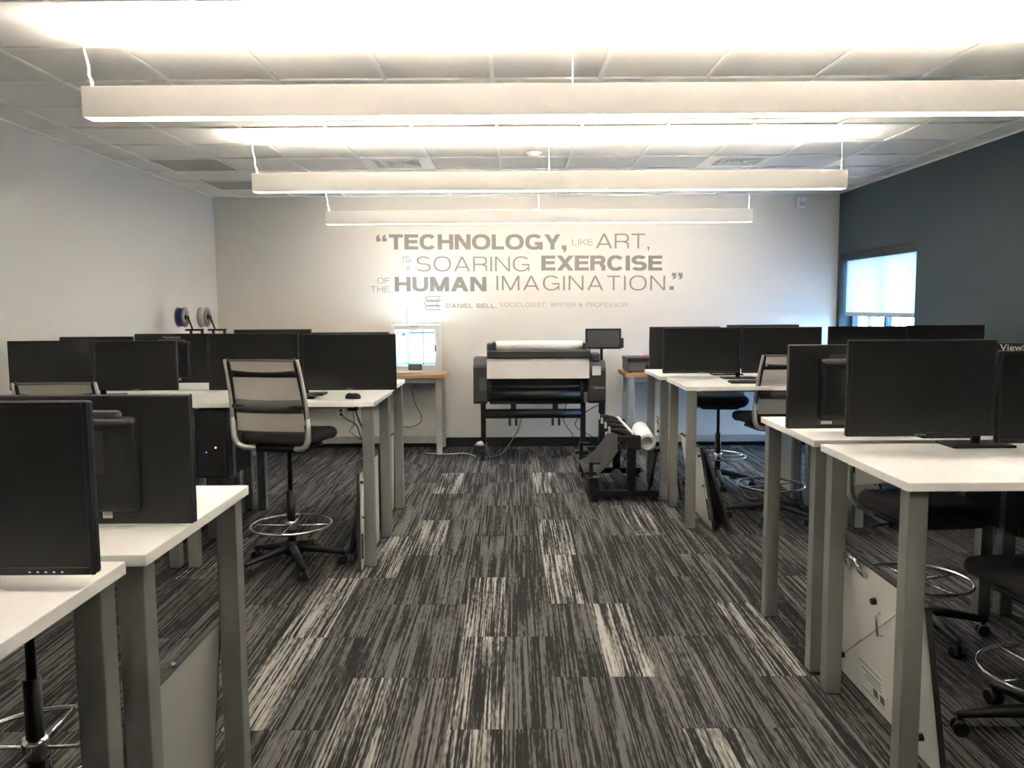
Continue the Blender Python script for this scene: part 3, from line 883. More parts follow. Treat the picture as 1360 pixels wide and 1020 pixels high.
# ------------------------------------------------------------------ stools
def stool(label, x, y, rz, dz=0.0):
    t = thing('drafting_stool', label, 'stool', (x, y, 0), rz, 'mesh back drafting stools')
    # five star base with casters
    hub = MB().lathe([(0, .075), (.045, .075), (.05, .10), (.042, .15), (.034, .17), (0, .17)], 20).build('hub', 'black', t)
    for i in range(5):
        a = R(72 * i + 20)
        c, s_ = math.cos(a), math.sin(a)
        MB().tube([(c * .03, s_ * .03, .125), (c * .18, s_ * .18, .105), (c * .315, s_ * .315, .082), (c * .33, s_ * .33, .074)], .02, 8, rad=[.03, .024, .017, .012]).build('base_arm', 'black', t)
        cs = MB()
        cx, cy = c * .315, s_ * .315
        d = Vector((-s_, c, 0))
        cs.cyl((cx, cy, .045), (cx, cy, .08), .009, 8)
        for q in (-1, 1):
            p = Vector((cx, cy, .030)) + d * (q * .018)
            cs.tube([p - d * .011, p - d * .008, p + d * .008, p + d * .011], .03, 16, rad=[.025, .030, .030, .025])
        cs.box(cx - .016, cx + .016, cy - .016, cy + .016, .028, .056, .004)
        cs.build('caster', 'black', t)
    MB().cyl((0, 0, .15), (0, 0, .50 + dz * .3), .027, 18).build('column_sleeve', 'black', t)
    MB().cyl((0, 0, .48 + dz * .3), (0, 0, .79 + dz), .015, 14).build('gas_lift', 'black', t)
    # foot ring
    fr = MB().torus((0, 0, .275), .252, .0095, 56, 8).build('foot_ring', 'chrome', t)
    MB().lathe([(.028, .235), (.040, .235), (.042, .25), (.042, .29), (.036, .305), (.028, .305)], 20).build('collar', 'chrome', fr)
    for i in range(4):
        a = R(90 * i + 12)
        MB().cyl((math.cos(a) * .036, math.sin(a) * .036, .268), (math.cos(a) * .248, math.sin(a) * .248, .274), .0065, 8).build('spoke', 'chrome', fr)
    # seat
    def warp(p):
        p = p.copy()
        p.z += .018 * max(0, (abs(p.x) / .245)) ** 2 * .5 - .035 * max(0, (p.y - .12) / .13) ** 2 + .012 * max(0, (-p.y - .1) / .14)
        return p
    st = MB().slab(.50, .48, [(.05, .81), (.02, .815), (.004, .832), (0, .85), (.004, .868), (.018, .882), (.05, .890), (.12, .892)], .10, 6, Matrix.Translation((0, .02, dz)), warp).build('seat', 'seat', t)
    MB().slab(.34, .34, [(.0, .775), (.0, .79), (.03, .815)], .05, 4, Matrix.Translation((0, 0, dz))).build('seat_pan', 'black', t)
    MB().tube([(.10, .02, .785 + dz), (.20, .05, .78 + dz), (.27, .06, .775 + dz), (.29, .06, .768 + dz)], .006, 8).build('height_lever', 'black', t)
    # back frame : uprights with a curled foot
    def yb(z): return -.232 - .09 * max(0, (z - .86) / .49) ** 1.2 + .02 * math.sin(max(0, min(1, (z - .86) / .49)) * math.pi)
    for s_ in (-1, 1):
        MB().tube([(s_ * .10, -.15, .800 + dz), (s_ * .15, -.185, .800 + dz), (s_ * .195, -.205, .806 + dz), (s_ * .228, -.22, .828 + dz), (s_ * .244, -.228, .865 + dz), (s_ * .249, -.232, .93 + dz), (s_ * .249, yb(1.0) - .0, 1.0 + dz)],
                  .018, 10, rad=[.017, .018, .019, .020, .019, .017, .014]).build('curved_arm', 'silver', t)
        pts = [(s_ * (.249 - .014 * ((z - 1.0) / .35)), yb(z), z + dz) for z in (.99, 1.06, 1.13, 1.2, 1.27, 1.33, 1.355)]
        MB().tube(pts, .013, 8, rad=[.014, .013, .0125, .012, .0115, .011, .009]).build('upright', 'silver', t)
        pts = [(s_ * (.231 - .014 * ((z - 1.0) / .35)), yb(z) + .006, z + dz) for z in (.98, 1.06, 1.13, 1.2, 1.27, 1.33, 1.362)]
        MB().tube(pts, .011, 6, rad=[.007, .009, .010, .012, .013, .013, .009]).build('inner_frame', 'black', t)
    MB().tube([(-.13, -.17, .80 + dz), (0, -.165, .796 + dz), (.13, -.17, .80 + dz)], .020, 10).build('rear_crossbar', 'black', t)
    # mesh
    zs = [.915 + i * (.435 / 16) for i in range(17)]
    ms = MB()
    rows = []
    for z in zs:
        row = []
        for i in range(13):
            u = -1 + 2 * i / 12
            wv = .224 - .012 * ((z - .9) / .45)
            row.append(ms.bm.verts.new((u * wv, yb(z) + .004 - .022 * (1 - u * u) * (1 - .3 * (z - .9) / .45), z + dz)))
        rows.append(row)
    for A, B in zip(rows, rows[1:]):
        for i in range(12):
            f = ms.bm.faces.new((A[i], A[i + 1], B[i + 1], B[i])); f.smooth = True
    ms.build('mesh_back', 'mesh', t)
    def band(z0, z1, off, m, name, wfac=1.0, sag=0.0, thick=.006):
        bm_ = MB()
        lay = []
        for z, e in ((z0, 0), (z1, 1)):
            for o_ in (0, thick):
                r_ = []
                for i in range(13):
                    u = -1 + 2 * i / 12
                    zz = z - sag * (1 - u * u) * e
                    wv = (.226 - .012 * ((zz - .9) / .45)) * wfac
                    r_.append(bm_.bm.verts.new((u * wv, yb(zz) + .004 - .022 * (1 - u * u) * (1 - .3 * (zz - .9) / .45) - off - o_, zz + dz)))
                lay.append(r_)
        a, b_, c, d_ = lay
        for i in range(12):
            for P, Q in ((a, b_), (b_, d_), (d_, c), (c, a)):
                f = bm_.bm.faces.new((P[i], P[i + 1], Q[i + 1], Q[i])); f.smooth = True
        for i in (0, 12):
            bm_.bm.faces.new((a[i], b_[i], d_[i], c[i]))
        return bm_.build(name, m, t)
    band(1.248, 1.292, .002, 'black', 'upper_band', 1.0, .012)
    lb = band(1.028, 1.112, .002, 'lumbar', 'lumbar_support', .98, .004)
    for s_ in (-1, 1):
        MB().tube([(s_ * .228, yb(1.07) - .006, 1.068 + dz), (s_ * .19, yb(1.07) - .022, 1.07 + dz), (s_ * .15, yb(1.07) - .03, 1.073 + dz)], .012, 8, rad=[.016, .013, .006]).build('lumbar_grip', 'black', lb)
    MB().tube([(-.213, yb(1.35), 1.35 + dz), (0, yb(1.35) - .016, 1.352 + dz), (.213, yb(1.35), 1.35 + dz)], .007, 8).build('top_rail', 'lumbar', t)
    return t
stool('mesh back drafting stool in full view left of the aisle', -1.43, 5.17, R(-12), 0.0)
stool('low mesh drafting stool near the left wall, only its top showing', -2.72, 5.12, R(4), -.125)
stool('stool under the left front desk, only column and foot ring showing', -1.53, 2.50, R(170), 0.0)
stool('mesh drafting stool at the right desk with the keyboard', 1.99, 6.27, R(8), -.055)
stool('stool with seat under the farthest right desk, facing the camera', 1.89, 7.52, R(172), -.05)
stool('stool with grey curved arm seen behind the front right desk leg', 2.04, 4.05, R(186), -.20)
stool('stool at the lower right corner, cut off by the frame', 2.03, 2.98, R(4), -.215)
stool('stool by the blue wall, only a caster visible under the desks', 3.20, 6.22, R(0), -.05)

# ------------------------------------------------------------------ drawing boards under the desks
def drawing_board(label, y0, length, xb, xt, height=.62, m='board', show='back', zlift=.003, group='drawing boards under the desks'):
    """board standing on its long edge, foot at xb, top leaning to xt"""
    lean = math.asin((xt - xb) / height)
    t = thing('drawing_board', label, 'drawing board', (xb, y0, zlift), 0, group)
    mt = Matrix.Rotation(lean, 4, 'Y')
    th = .018
    sgn = -1 if xt < xb else 1          # the outward face looks to the aisle
    MB().box(-th / 2, th / 2, .004, length - .004, .004, height - .004, .001, mtx=mt).build('panel', m, t)
    ed = MB()
    ed.box(-th / 2 - .001, th / 2 + .001, 0, length, 0, .005, mtx=mt).box(-th / 2 - .001, th / 2 + .001, 0, length, height - .005, height, mtx=mt)
    ed.box(-th / 2 - .001, th / 2 + .001, 0, .005, 0, height, mtx=mt).box(-th / 2 - .001, th / 2 + .001, length - .005, length, 0, height, mtx=mt)
    ed.build('edge_band', 'board_edge', t)
    f = sgn * th / 2
    if show == 'back':
        for yy, zz in ((.42, height - .13), (.12, .10), (length - .05, height - .13), (length - .05, .10)):
            MB().cyl(mt @ Vector((f, yy, zz)), mt @ Vector((f + sgn * .018, yy, zz)), .014, 14, .012).build('rubber_foot', 'black', t)
        yy = length - .33
        o_ = f + sgn * .006
        h = [(o_, yy + .075, height - .05), (o_ + sgn * .02, yy + .07, height - .02), (o_ + sgn * .024, yy + .05, height + .012), (o_ + sgn * .024, yy - .05, height + .012), (o_ + sgn * .02, yy - .07, height - .02), (o_, yy - .075, height - .05)]
        MB().tube([mt @ Vector(p) for p in h], .011, 10).build('carry_handle', 'chrome', t)
        h = [(f, .385, height * .74), (f + sgn * .02, .38, height * .73), (f + sgn * .02, .38, height * .60), (f, .385, height * .59)]
        MB().tube([mt @ Vector(p) for p in h], .005, 8).build('side_handle', 'chrome', t)
        lb = MB().box(min(f, f + sgn * .0006), max(f, f + sgn * .0006), .42, .66, .03, .18, mtx=mt).build('label_sheet', 'sticker', t)
        for k, (a, b, c, d) in enumerate(((.17, .39, .192, .196), (.17, .39, .07, .074), (.19, .37, .165, .17), (.19, .33, .15, .154), (.19, .35, .135, .139), (.17, .21, .085, .12), (.23, .27, .085, .12))):
            MB().box(min(f, f + sgn * .0011), max(f, f + sgn * .0011), a + .26, b + .26, c - .03, d - .03, mtx=mt).build('label_print', 'dark_grey', lb)
        MB().tube([mt @ Vector((f + sgn * .002, .20, height * .86)), mt @ Vector((f + sgn * .002, length - .01, height * .12))], .0012, 5).build('guide_wire', 'vent', t)
        MB().cyl(mt @ Vector((f, .60, height * .42)), mt @ Vector((f + sgn * .006, .60, height * .42)), .005, 10).build('wire_screw', 'chrome', t)
    elif show == 'ruler':
        MB().box(min(f, f + sgn * .008), max(f, f + sgn * .008), .05, .10, .05, height - .05, .001, mtx=mt).build('straightedge', 'white', t)
        sc = MB()
        for i in range(9):
            z = .08 + i * .018
            sc.box(min(f, f + sgn * .010), max(f, f + sgn * .010), .02, .046, z, z + .011, mtx=mt)
        sc.build('black_scale', 'ink', t)
        MB().cyl(mt @ Vector((f, .03, height * .55)), mt @ Vector((f + sgn * .022, .03, height * .55)), .011, 12).build('clamp_knob', 'chrome', t)
        MB().cyl(mt @ Vector((f, .03, height * .90)), mt @ Vector((f + sgn * .018, .03, height * .90)), .009, 12).build('clamp_knob', 'black', t)
    else:
        for yy in (.2, .38):
            MB().cyl(mt @ Vector((0, yy, height)), mt @ Vector((0, yy, height + .012)), .007, 12).build('edge_screw', 'chrome', t)
    return t
drawing_board('cream drawing board with chrome handle leaning under the front right desk', 2.72, .88, 1.495, 1.412, .63)
drawing_board('grey drawing board leaning under the left front desk beside its leg', 1.90, .74, -1.035, -.985, .63, 'board_grey', 'plain')
drawing_board('white board with black scale leaning inside the near aisle leg at left', 5.03, .72, -.972, -.970, .63, 'board', 'ruler')
drawing_board('dark thin board behind the white one with the black scale', 5.42, .52, -1.11, -1.005, .63, 'portfolio', 'plain')
drawing_board('white board leaning under the desk next behind the mouse desk', 6.02, .66, -1.005, -.990, .63, 'board', 'ruler')
drawing_board('white board with black scale leaning under the keyboard desk', 5.93, .72, 1.475, 1.37, .63, 'board', 'ruler')
drawing_board('black portfolio board leaning next to the white board under the keyboard desk', 5.93, .74, 1.60, 1.41, .62, 'portfolio', 'plain')
drawing_board('cream board leaning under the farthest right desk by the stacker', 6.92, .66, 1.43, 1.335, .64, 'board', 'back')
drawing_board('narrow white board leaning between the two far right desks', 6.95, .62, 2.47, 2.41, .64, 'board', 'ruler')
drawing_board('white board with scale seen behind the grey curved stool arm', 5.98, .66, 2.80, 2.63, .63, 'board', 'ruler')

# ------------------------------------------------------------------ computer towers
def tower(label, x, y, ztop, w=.20, d=.44, h=.44):
    t = thing('computer_tower', label, 'computer', (x, y, ztop - h), 0, 'computer towers hung under desks')
    MB().box(-w / 2, w / 2, 0, d, 0, h, .008, 2).build('case', 'black_matte', t)
    fp = MB().box(-w / 2 + .006, w / 2 - .006, -.02, .002, .01, h - .01, .012, 2).build('front_panel', 'black', t)
    for i in range(3):
        MB().box(-w / 2 + .025, w / 2 - .025, -.023, -.018, h - .10 - i * .045, h - .07 - i * .045, .002).build('drive_cover', 'black', fp)
    MB().cyl((-.03, -.018, .17), (-.03, -.024, .17), .004, 10).build('blue_light', 'led_blue', fp)
    MB().cyl((.03, -.018, .20), (.03, -.024, .20), .005, 10).build('orange_light', 'led_orange', fp)
    br = MB().box(-w / 2 - .006, -w / 2 - .001, .08, .12, -.006, h + .012).box(w / 2 + .001, w / 2 + .006, .08, .12, -.006, h + .012).box(-w / 2 - .006, w / 2 + .006, .08, .12, -.008, -.002).box(-w / 2 - .006, w / 2 + .006, .08, .12, h + .002, h + .012)
    br.build('hanging_strap', 'leg', t)
    return t
tower('black computer tower with blue and orange lights under the left desk', -1.91, 5.14, DT - .045)
tower('dark computer tower hung under the desk behind the paper sheets', 2.42, 3.72, DT - .045)

# ------------------------------------------------------------------ benches
def bench(label, x0, x1, y0, y1, z1=.92, stretch=True):
    t = thing('wood_top_bench', label, 'workbench', (x0, y0, 0), 0, 'wood topped workbenches')
    W, D = x1 - x0, y1 - y0
    MB().box(0, W, 0, D, z1 - .045, z1, .004, 2).build('wood_top', 'wood', t)
    for x in (.045, W - .105):
        for y in (.03, D - .09):
            lg = MB().box(x, x + .06, y, y + .06, .02, z1 - .046, .003).build('leg', 'bench_leg', t)
            MB().cyl((x + .03, y + .03, 0), (x + .03, y + .03, .022), .022, 14).build('levelling_foot', 'chrome', lg)
    MB().box(.105, W - .105, .05, .075, z1 - .10, z1 - .046).build('apron', 'bench_leg', t)
    if stretch:
        MB().box(.105, W - .105, D - .075, D - .045, .06, .14, .003).build('stretcher', 'bench_leg', t)
    return t
bench('wood topped bench carrying the white 3D printer', -3.00, -.755, 9.02, 9.66)
bench('wood topped bench carrying the flatbed scanner', 1.235, 3.70, 9.02, 9.66)
bench('wood topped bench in the left corner carrying the filament spools', -3.44, -2.85, 7.55, 8.80, .92, False)

# ------------------------------------------------------------------ 3D printer
p3 = thing('desktop_3d_printer', 'white box shaped 3D printer glowing blue inside', '3D printer', (-1.085, 9.08, .92))
W3, D3, H3 = .50, .46, .545
for s_ in (-1, 1):
    MB().box(s_ * W3 / 2 - .012, s_ * W3 / 2 + .012, .01, D3, 0, H3, .004, 2).build('side_panel', 'white', p3)
MB().box(-W3 / 2, W3 / 2, D3 - .02, D3, 0, H3, .003).build('back_panel', 'white', p3)
MB().box(-W3 / 2, W3 / 2, .012, D3, .02, .085).build('base', 'white', p3)
ff = MB()
ff.box(-W3 / 2 - .012, -W3 / 2 + .03, -.004, .012, .012, H3, .003).box(W3 / 2 - .03, W3 / 2 + .012, -.004, .012, .012, H3, .003)
ff.box(-W3 / 2 + .03, W3 / 2 - .03, -.004, .012, .012, .10, .003).box(-W3 / 2 + .03, W3 / 2 - .03, -.004, .012, H3 - .05, H3, .003)
fo = ff.build('front_frame', 'white', p3)
MB().box(-.05, .05, -.006, -.003, H3 - .024, H3 - .016).build('logo_strip', 'logo', fo)
MB().box(-.075, .075, -.010, -.002, H3 - .058, H3 - .034, .004).build('door_latch_cover', 'white', fo)
dr = MB().box(-W3 / 2 + .03, W3 / 2 - .03, .002, .006, .10, H3 - .05).build('glass_door', 'door_glass', p3)
for s_ in (-1, 1):
    MB().box(s_ * (W3 / 2 - .024) - .008, s_ * (W3 / 2 - .024) + .008, -.012, -.003, .25, .32, .002).build('door_hinge', 'charcoal', p3)
ts = MB().box(-.075, .075, -.014, -.003, .045, .112, .006, 2).build('touchscreen', 'charcoal', p3)
MB().box(-.063, .063, -.0155, -.0135, .055, .102).build('display', 'vent', ts)
MB().box(-.2, .2, .06, .40, .125, .132).build('build_plate', 'white', p3)
for x in (-.115, .06, .225):
    MB().cyl((x, .30, .09), (x, .30, H3 - .06), .006, 8).build('guide_rod', 'vent', p3)
MB().box(-.22, .22, .20, .215, H3 - .1, H3 - .085).build('gantry', 'charcoal', p3)
ph = MB().box(-.20, -.09, .16, .26, H3 - .14, H3 - .06, .01, 2).build('print_head', 'white', p3)
MB().box(-.165, -.125, .157, .161, H3 - .125, H3 - .09).build('fan', 'charcoal', ph)
for s_ in (-1, 1):
    MB().box(s_ * (W3 / 2 - .018) - .004, s_ * (W3 / 2 - .018) + .004, .02, .035, .12, H3 - .06).build('light_strip', 'led_white', p3)
MB().box(-W3 / 2 + .03, W3 / 2 - .03, .016, .030, H3 - .045, H3 - .035).build('light_strip', 'led_white', p3)
MB().tube([(-.135, .40, H3 - .1), (-.137, .41, H3 + .05), (-.132, .42, H3 + .20)], .003, 6).build('filament_tube', 'vent', p3)

# ------------------------------------------------------------------ filament spools with holders
def spool(label, hlabel, x, y, z, fm):
    t = thing('filament_spool', label, 'filament spool', (x, y, z), 0, 'filament spools')
    rx = Matrix.Rotation(R(90), 4, 'Y')
    for d in (-.033, .033):
        MB().lathe([(.028, d - .002), (.10, d - .002), (.10, d + .002), (.028, d + .002), (.028, d - .002)], 36, rx).build('flange', 'spool', t)
    MB().lathe([(.028, -.031), (.09, -.031), (.092, 0), (.09, .031), (.028, .031)], 36, rx).build('filament', fm, t)
    MB().lathe([(.026, -.034), (.030, -.034), (.030, .034), (.026, .034), (.026, -.034)], 24, rx).build('core', 'black', t)
    h = thing('spool_holder', hlabel, 'spool holder', (x, y, .92), 0, 'spool holders')
    zz = z - .92
    MB().cyl((-.05, 0, zz), (.062, 0, zz), .012, 12).build('axle', 'black', h)
    MB().tube([(.062, 0, zz + .012), (.066, .0, zz - .02), (.10, .0, zz - .115)], .009, 8).build('arm', 'black', h)
    MB().box(.03, .21, -.012, .012, zz - .135, zz - .115, .002).build('bar', 'black', h)
    for a in (.085, .195):
        MB().box(a - .011, a + .011, -.012, .012, .012, zz - .134).build('post', 'black', h)
    MB().box(.03, .24, -.11, .11, 0, .012, .002).build('foot_plate', 'black', h)
spool('blue filament spool on a black holder in the left corner', 'black spool holder under the blue filament spool', -3.255, 8.10, 1.575, 'filament_blue')
spool('white filament spool on a black holder in the left corner', 'black spool holder under the white filament spool', -3.035, 8.10, 1.575, 'filament_white')

# ------------------------------------------------------------------ flatbed scanner with pink sheet
sc = thing('flatbed_scanner', 'grey and black flatbed scanner on the right wood bench', 'scanner', (1.27, 9.10, .92))
MB().box(0, .62, 0, .45, .012, .115, .008, 2).build('body', 'dark_grey', sc)
MB().box(-.004, .60, -.004, .45, .12, .165, .010, 2).build('lid', 'black', sc)
MB().box(.0, .61, .01, .44, .112, .122).build('gap_seal', 'black', sc)
MB().box(.20, .46, -.006, .004, .045, .085, .003).build('control_panel', 'black', sc)
for k in range(3):
    MB().box(.26 + k * .05, .29 + k * .05, -.008, -.005, .058, .070, .002).build('button', 'logo', sc)
for x in (.04, .56):
    for y in (.04, .40):
        MB().cyl((x, y, 0), (x, y, .014), .015, 10).build('rubber_foot', 'black', sc)
pk = thing('pink_paper', 'crumpled pink paper lying on the scanner lid', 'paper', (1.56, 9.25, .92 + .166))
bmz = MB()
g = [[bmz.bm.verts.new((-.11 + .22 * i / 8, -.09 + .2 * j / 8, .012 + .016 * math.sin(i * 1.3 + j) * math.cos(j * 1.1) * .6 + (.0))) for j in range(9)] for i in range(9)]
for i in range(8):
    for j in range(8):
        bmz.bm.faces.new((g[i][j], g[i + 1][j], g[i + 1][j + 1], g[i][j + 1]))
r = bmesh.ops.extrude_face_region(bmz.bm, geom=bmz.bm.faces[:])
for v in r['geom']:
    if isinstance(v, bmesh.types.BMVert): v.co.z += .002
bmz.build('sheet', 'pink', pk)

# ------------------------------------------------------------------ large format printer
lp = thing('large_format_printer', 'black and grey wide format plotter with a paper roll on top', 'plotter', (0.28, 8.90, 0))
ox = -0.28
def lx(x): return x + ox
def capprof(z0, z1, d0, d1):
    return [(d0, z0 + .03), (d0 + .03, z0), (d1, z0), (d1, z1), (d0 + .10, z1), (d0 + .015, z1 - .07), (d0, z1 - .1)]
MB().prism(capprof(.61, 1.10, -.06, .42), lx(-.432), lx(-.285), 'x').build('left_end_cap', 'charcoal', lp)
rc = MB().prism(capprof(.61, 1.065, -.06, .42), lx(.82), lx(1.00), 'x').build('right_end_cap', 'charcoal', lp)
MB().box(lx(.853), lx(.945), -.063, -.058, .915, 1.015, .002).build('notice_label', 'sticker', rc)
MB().box(lx(.862), lx(.936), -.0645, -.062, .99, .998).build('notice_print', 'logo', rc)
text_geo('imagePROGRAF', lx(.87), lx(.985), .772, .013, -.061, 0, 'logo', 'model_lettering', rc, .001)
MB().box(lx(.82), lx(1.0), -.0625, -.059, .738, .742).build('seam', 'ink', rc)
MB().box(lx(-.37), lx(-.288), -.063, -.058, .75, .90, .003).build('ink_door', 'dark_grey', lp)
MB().box(lx(-.285), lx(.82), .05, .42, .62, 1.09, .006).build('main_body', 'black_matte', lp)
MB().prism([(-.075, .885), (-.055, .885), (.02, 1.095), (-.0, 1.105), (-.045, 1.07)], lx(-.284), lx(.82), 'x').build('front_cover', 'cover', lp)
text_geo('Canon', lx(.225), lx(.318), .975, .02, -.070, .01, 'logo', 'brand_lettering', lp, .003)
MB().cyl((lx(-.24), -.03, .795), (lx(.72), -.03, .795), .014, 14).build('feed_roller', 'charcoal', lp)
for s_ in (-.262, .735):
    MB().box(lx(s_) - .018, lx(s_) + .018, -.06, .06, .66, .85, .004).build('roller_bracket', 'black', lp)
MB().tube([(lx(-.24), -.02, .705), (lx(.72), -.02, .705)], .062, 24).build('lower_tray', 'black', lp)
MB().box(lx(-.26), lx(.74), -.01, .1, .60, .655, .01).build('output_guide', 'black', lp)
MB().box(lx(.765), lx(.800), -.075, -.04, .62, .735, .004).build('release_lever', 'dark_grey', lp)
sc2 = MB().prism([(-.05, 1.115), (-.05, 1.175), (-.02, 1.195), (.34, 1.195), (.34, 1.10), (-.03, 1.10)], lx(-.283), lx(.835), 'x').build('scanner_bar', 'charcoal', lp)
MB().box(lx(-.285), lx(-.235), -.03, .22, 1.19, 1.262, .008).build('roll_end', 'dark_grey', sc2)
MB().box(lx(-.23), lx(-.185), -.045, .18, 1.19, 1.275, .012, 2).build('roll_end', 'charcoal', sc2)
MB().box(lx(.755), lx(.80), -.03, .18, 1.19, 1.262, .008).build('roll_end', 'charcoal', sc2)
MB().box(lx(.84), lx(.95), .02, .25, 1.06, 1.15, .012).build('ink_cover', 'dark_grey', lp)
MB().cyl((lx(-.185), .06, 1.232), (lx(.755), .06, 1.232), .056, 28).build('paper_roll', 'paper', lp)
for x in (lx(-.362), lx(.745)):
    lg = MB().box(x, x + .055, .12, .20, .10, .615, .004).build('stand_leg', 'black', lp)
    MB().box(x - .004, x + .06, -.16, .42, .062, .115, .006).build('stand_foot', 'black', lp)
    for y in (-.13, .39):
        cs = MB()
        for s_ in (-.012, .012):
            cs.tube([(x + .027 + s_ - .008, y, .03), (x + .027 + s_ + .008, y, .03)], .03, 16)
        cs.box(x + .012, x + .042, y - .014, y + .014, .03, .066, .003)
        cs.build('caster', 'black', lp)
MB().box(lx(-.43), lx(-.305), -.14, -.04, .075, .165, .006).build('cable_box', 'black', lp)
MB().cyl((lx(-.31), .03, .492), (lx(.735), .03, .492), .052, 24).build('take_up_roll', 'black', lp)
for x in (-.04, .03, .43, .5):
    MB().cyl((lx(x), .03, .36), (lx(x), .03, .46), .014, 12).build('roll_support', 'charcoal', lp)
for x in (0.0, .46):
    MB().box(lx(x) - .03, lx(x) + .03, .02, .12, .535, .60, .004).build('hanger', 'black', lp)
po = MB().cyl((lx(.978), .18, .08), (lx(.978), .18, 1.22), .016, 14).build('screen_pole', 'black', lp)
MB().box(lx(.95), lx(1.02), .15, .23, .15, .66, .006).build('pole_box', 'black', po)
MB().box(lx(.74), lx(1.03), .13, .21, .06, .10, .004).build('pole_foot', 'black', lp)
tsn = MB().box(lx(.795), lx(1.185), .12, .145, 1.19, 1.415, .006, 2, Matrix.Translation((lx(.99), .13, 1.3)) @ Matrix.Rotation(R(-4), 4, 'Z') @ Matrix.Translation((-lx(.99), -.13, -1.3))).build('control_screen', 'black', lp)
mtz = Matrix.Translation((lx(.99), .13, 1.3)) @ Matrix.Rotation(R(-4), 4, 'Z') @ Matrix.Translation((-lx(.99), -.13, -1.3))
MB().box(lx(.815), lx(1.165), .117, .121, 1.212, 1.395, 0, 1, mtz).build('display', 'panel_screen', tsn)
MB().box(lx(1.18), lx(1.215), .13, .17, 1.2, 1.31, .008, 1, mtz).build('side_reader', 'charcoal', tsn)
wd = thing('pink_cloth', 'small pinkish cloth on the plotter foot box', 'cloth', (-.37, 8.81, .166))
MB().slab(.09, .07, [(.0, 0), (.0, .012), (.012, .03), (.03, .042)], .03, 4, None, lambda p: p + Vector((0, 0, .006 * math.sin(60 * p.x) * math.cos(70 * p.y) if p.z > .005 else 0))).build('folds', mat('pale_pink_cloth', (.52, .42, .42), .9), wd)

# ------------------------------------------------------------------ paper stacker
sk = thing('paper_stacker', 'black wheeled paper stacker frame standing beside the right aisle desk', 'paper stacker', (0.96, 6.85, 0))
kx = -0.96
def kk(x): return x + kx
for y in (0.0, 1.0):
    MB().box(kk(.70), kk(1.232), y, y + .05, .045, .10, .005).build('base_bar', 'jet', sk)
    MB().box(kk(.960), kk(1.032), y - .005, y + .055, .09, .50, .005).build('post', 'jet', sk)
    pl = MB().box(kk(.875), kk(1.072), y - .012, y + .06, .455, .57, .008, 2).build('head_plate', 'jet', sk)
    for a, b in ((.90, .54), (.90, .49), (.885, .515)):
        MB().cyl((kk(a), y - .016, b), (kk(a), y - .010, b), .006, 10).build('bolt', 'chrome', pl)
    MB().box(kk(.635), kk(.715), y - .01, y + .06, .06, .215, .006).build('foot_block', 'jet', sk)
    MB().box(kk(.640), kk(.672), y, y + .05, .20, .345, .004).build('side_post', 'jet', sk)
    MB().box(kk(.635), kk(.735), y, y + .05, .325, .345, .003).build('side_shelf', 'black', sk)
    MB().box(kk(.60), kk(.70), y + .005, y + .045, .235, .262, .003).build('side_clip', 'jet', sk)
    MB().tube([(kk(1.15), y + .02, .10), (kk(1.215), y + .02, .46)], .014, 8).build('strut', 'jet', sk)
    MB().box(kk(1.18), kk(1.236), y - .005, y + .05, .425, .462, .006).build('strut_head', 'black', sk)
    for x in (.675, 1.195):
        cs = MB()
        for s_ in (-.012, .012):
            cs.tube([(kk(x) + s_ - .008, y + .02, .027), (kk(x) + s_ + .008, y + .02, .027)], .027, 14)
        cs.box(kk(x) - .015, kk(x) + .015, y + .006, y + .034, .03, .06, .003)
        cs.build('caster', 'jet', sk)
MB().box(kk(.97), kk(1.02), .05, 1.0, .05, .09, .004).build('long_bar', 'jet', sk)
MB().box(kk(.66), kk(.70), .05, 1.0, .09, .13, .004).build('long_bar', 'jet', sk)
MB().cyl((kk(1.0), .05, .53), (kk(1.0), 1.0, .53), .02, 14).build('cross_tube', 'jet', sk)
arc = []
for i in range(15):
    u = i / 14
    a = R(80 - 150 * u)
    arc.append((kk(.985 - .36 * u - .02 * math.sin(u * 3.14)), 0, .58 - .40 * u - .10 * math.sin(u * math.pi) * .9))
MB().strip(arc, (0, 1, 0), .06, .95, .006).build('catch_cloth', 'sheet', sk)
MB().tube([(kk(.84), .1, .235), (kk(.97), .1, .10)], .03, 10, rad=[.035, .03]).build('inner_roll', 'sheet', sk)
for i in range(4):
    y = .05 + i * .29
    fg = MB().tube([(kk(1.02), y, .55), (kk(.95), y, .585), (kk(.88), y, .605), (kk(.825), y, .612)], .018, 8, rad=[.02, .030, .026, .014]).build('finger', 'jet', sk)
    MB().box(kk(.812) - .010, kk(.812) + .010, y - .018, y + .018, .585, .640, .003).build('finger_tip', 'silver', fg)
MB().box(kk(.97), kk(1.03), .0, 1.04, .555, .578, .003).build('finger_rail', 'jet', sk)
MB().box(kk(1.0), kk(1.018), -.01, 1.05, .580, .596, .002).build('guide_bar', 'white', sk)
for xx in (.90, .95):
    MB().tube([(kk(xx), -.02, .50), (kk(xx) + .006, -.03, .44), (kk(xx) - .012, -.02, .38), (kk(xx) - .03, 0, .34)], .005, 6).build('cable', 'jet', sk)
rl = thing('rolled_paper', 'white paper rolls lying across the stacker frame', 'paper roll', (1.135, 6.87, .51))
for i, (r_, a) in enumerate(((.072, 0), (.062, .004), (.052, .0))):
    prof = [(r_ - .006, -.0 - a), (r_, -.0 - a), (r_, .42), (r_ - .006, .42), (r_ - .006, -.0 - a)]
    MB().lathe(prof, 36, Matrix.Translation((0, .02, 0)) @ Matrix.Rotation(R(-84), 4, 'X')).build('paper_layer', 'paper', rl)

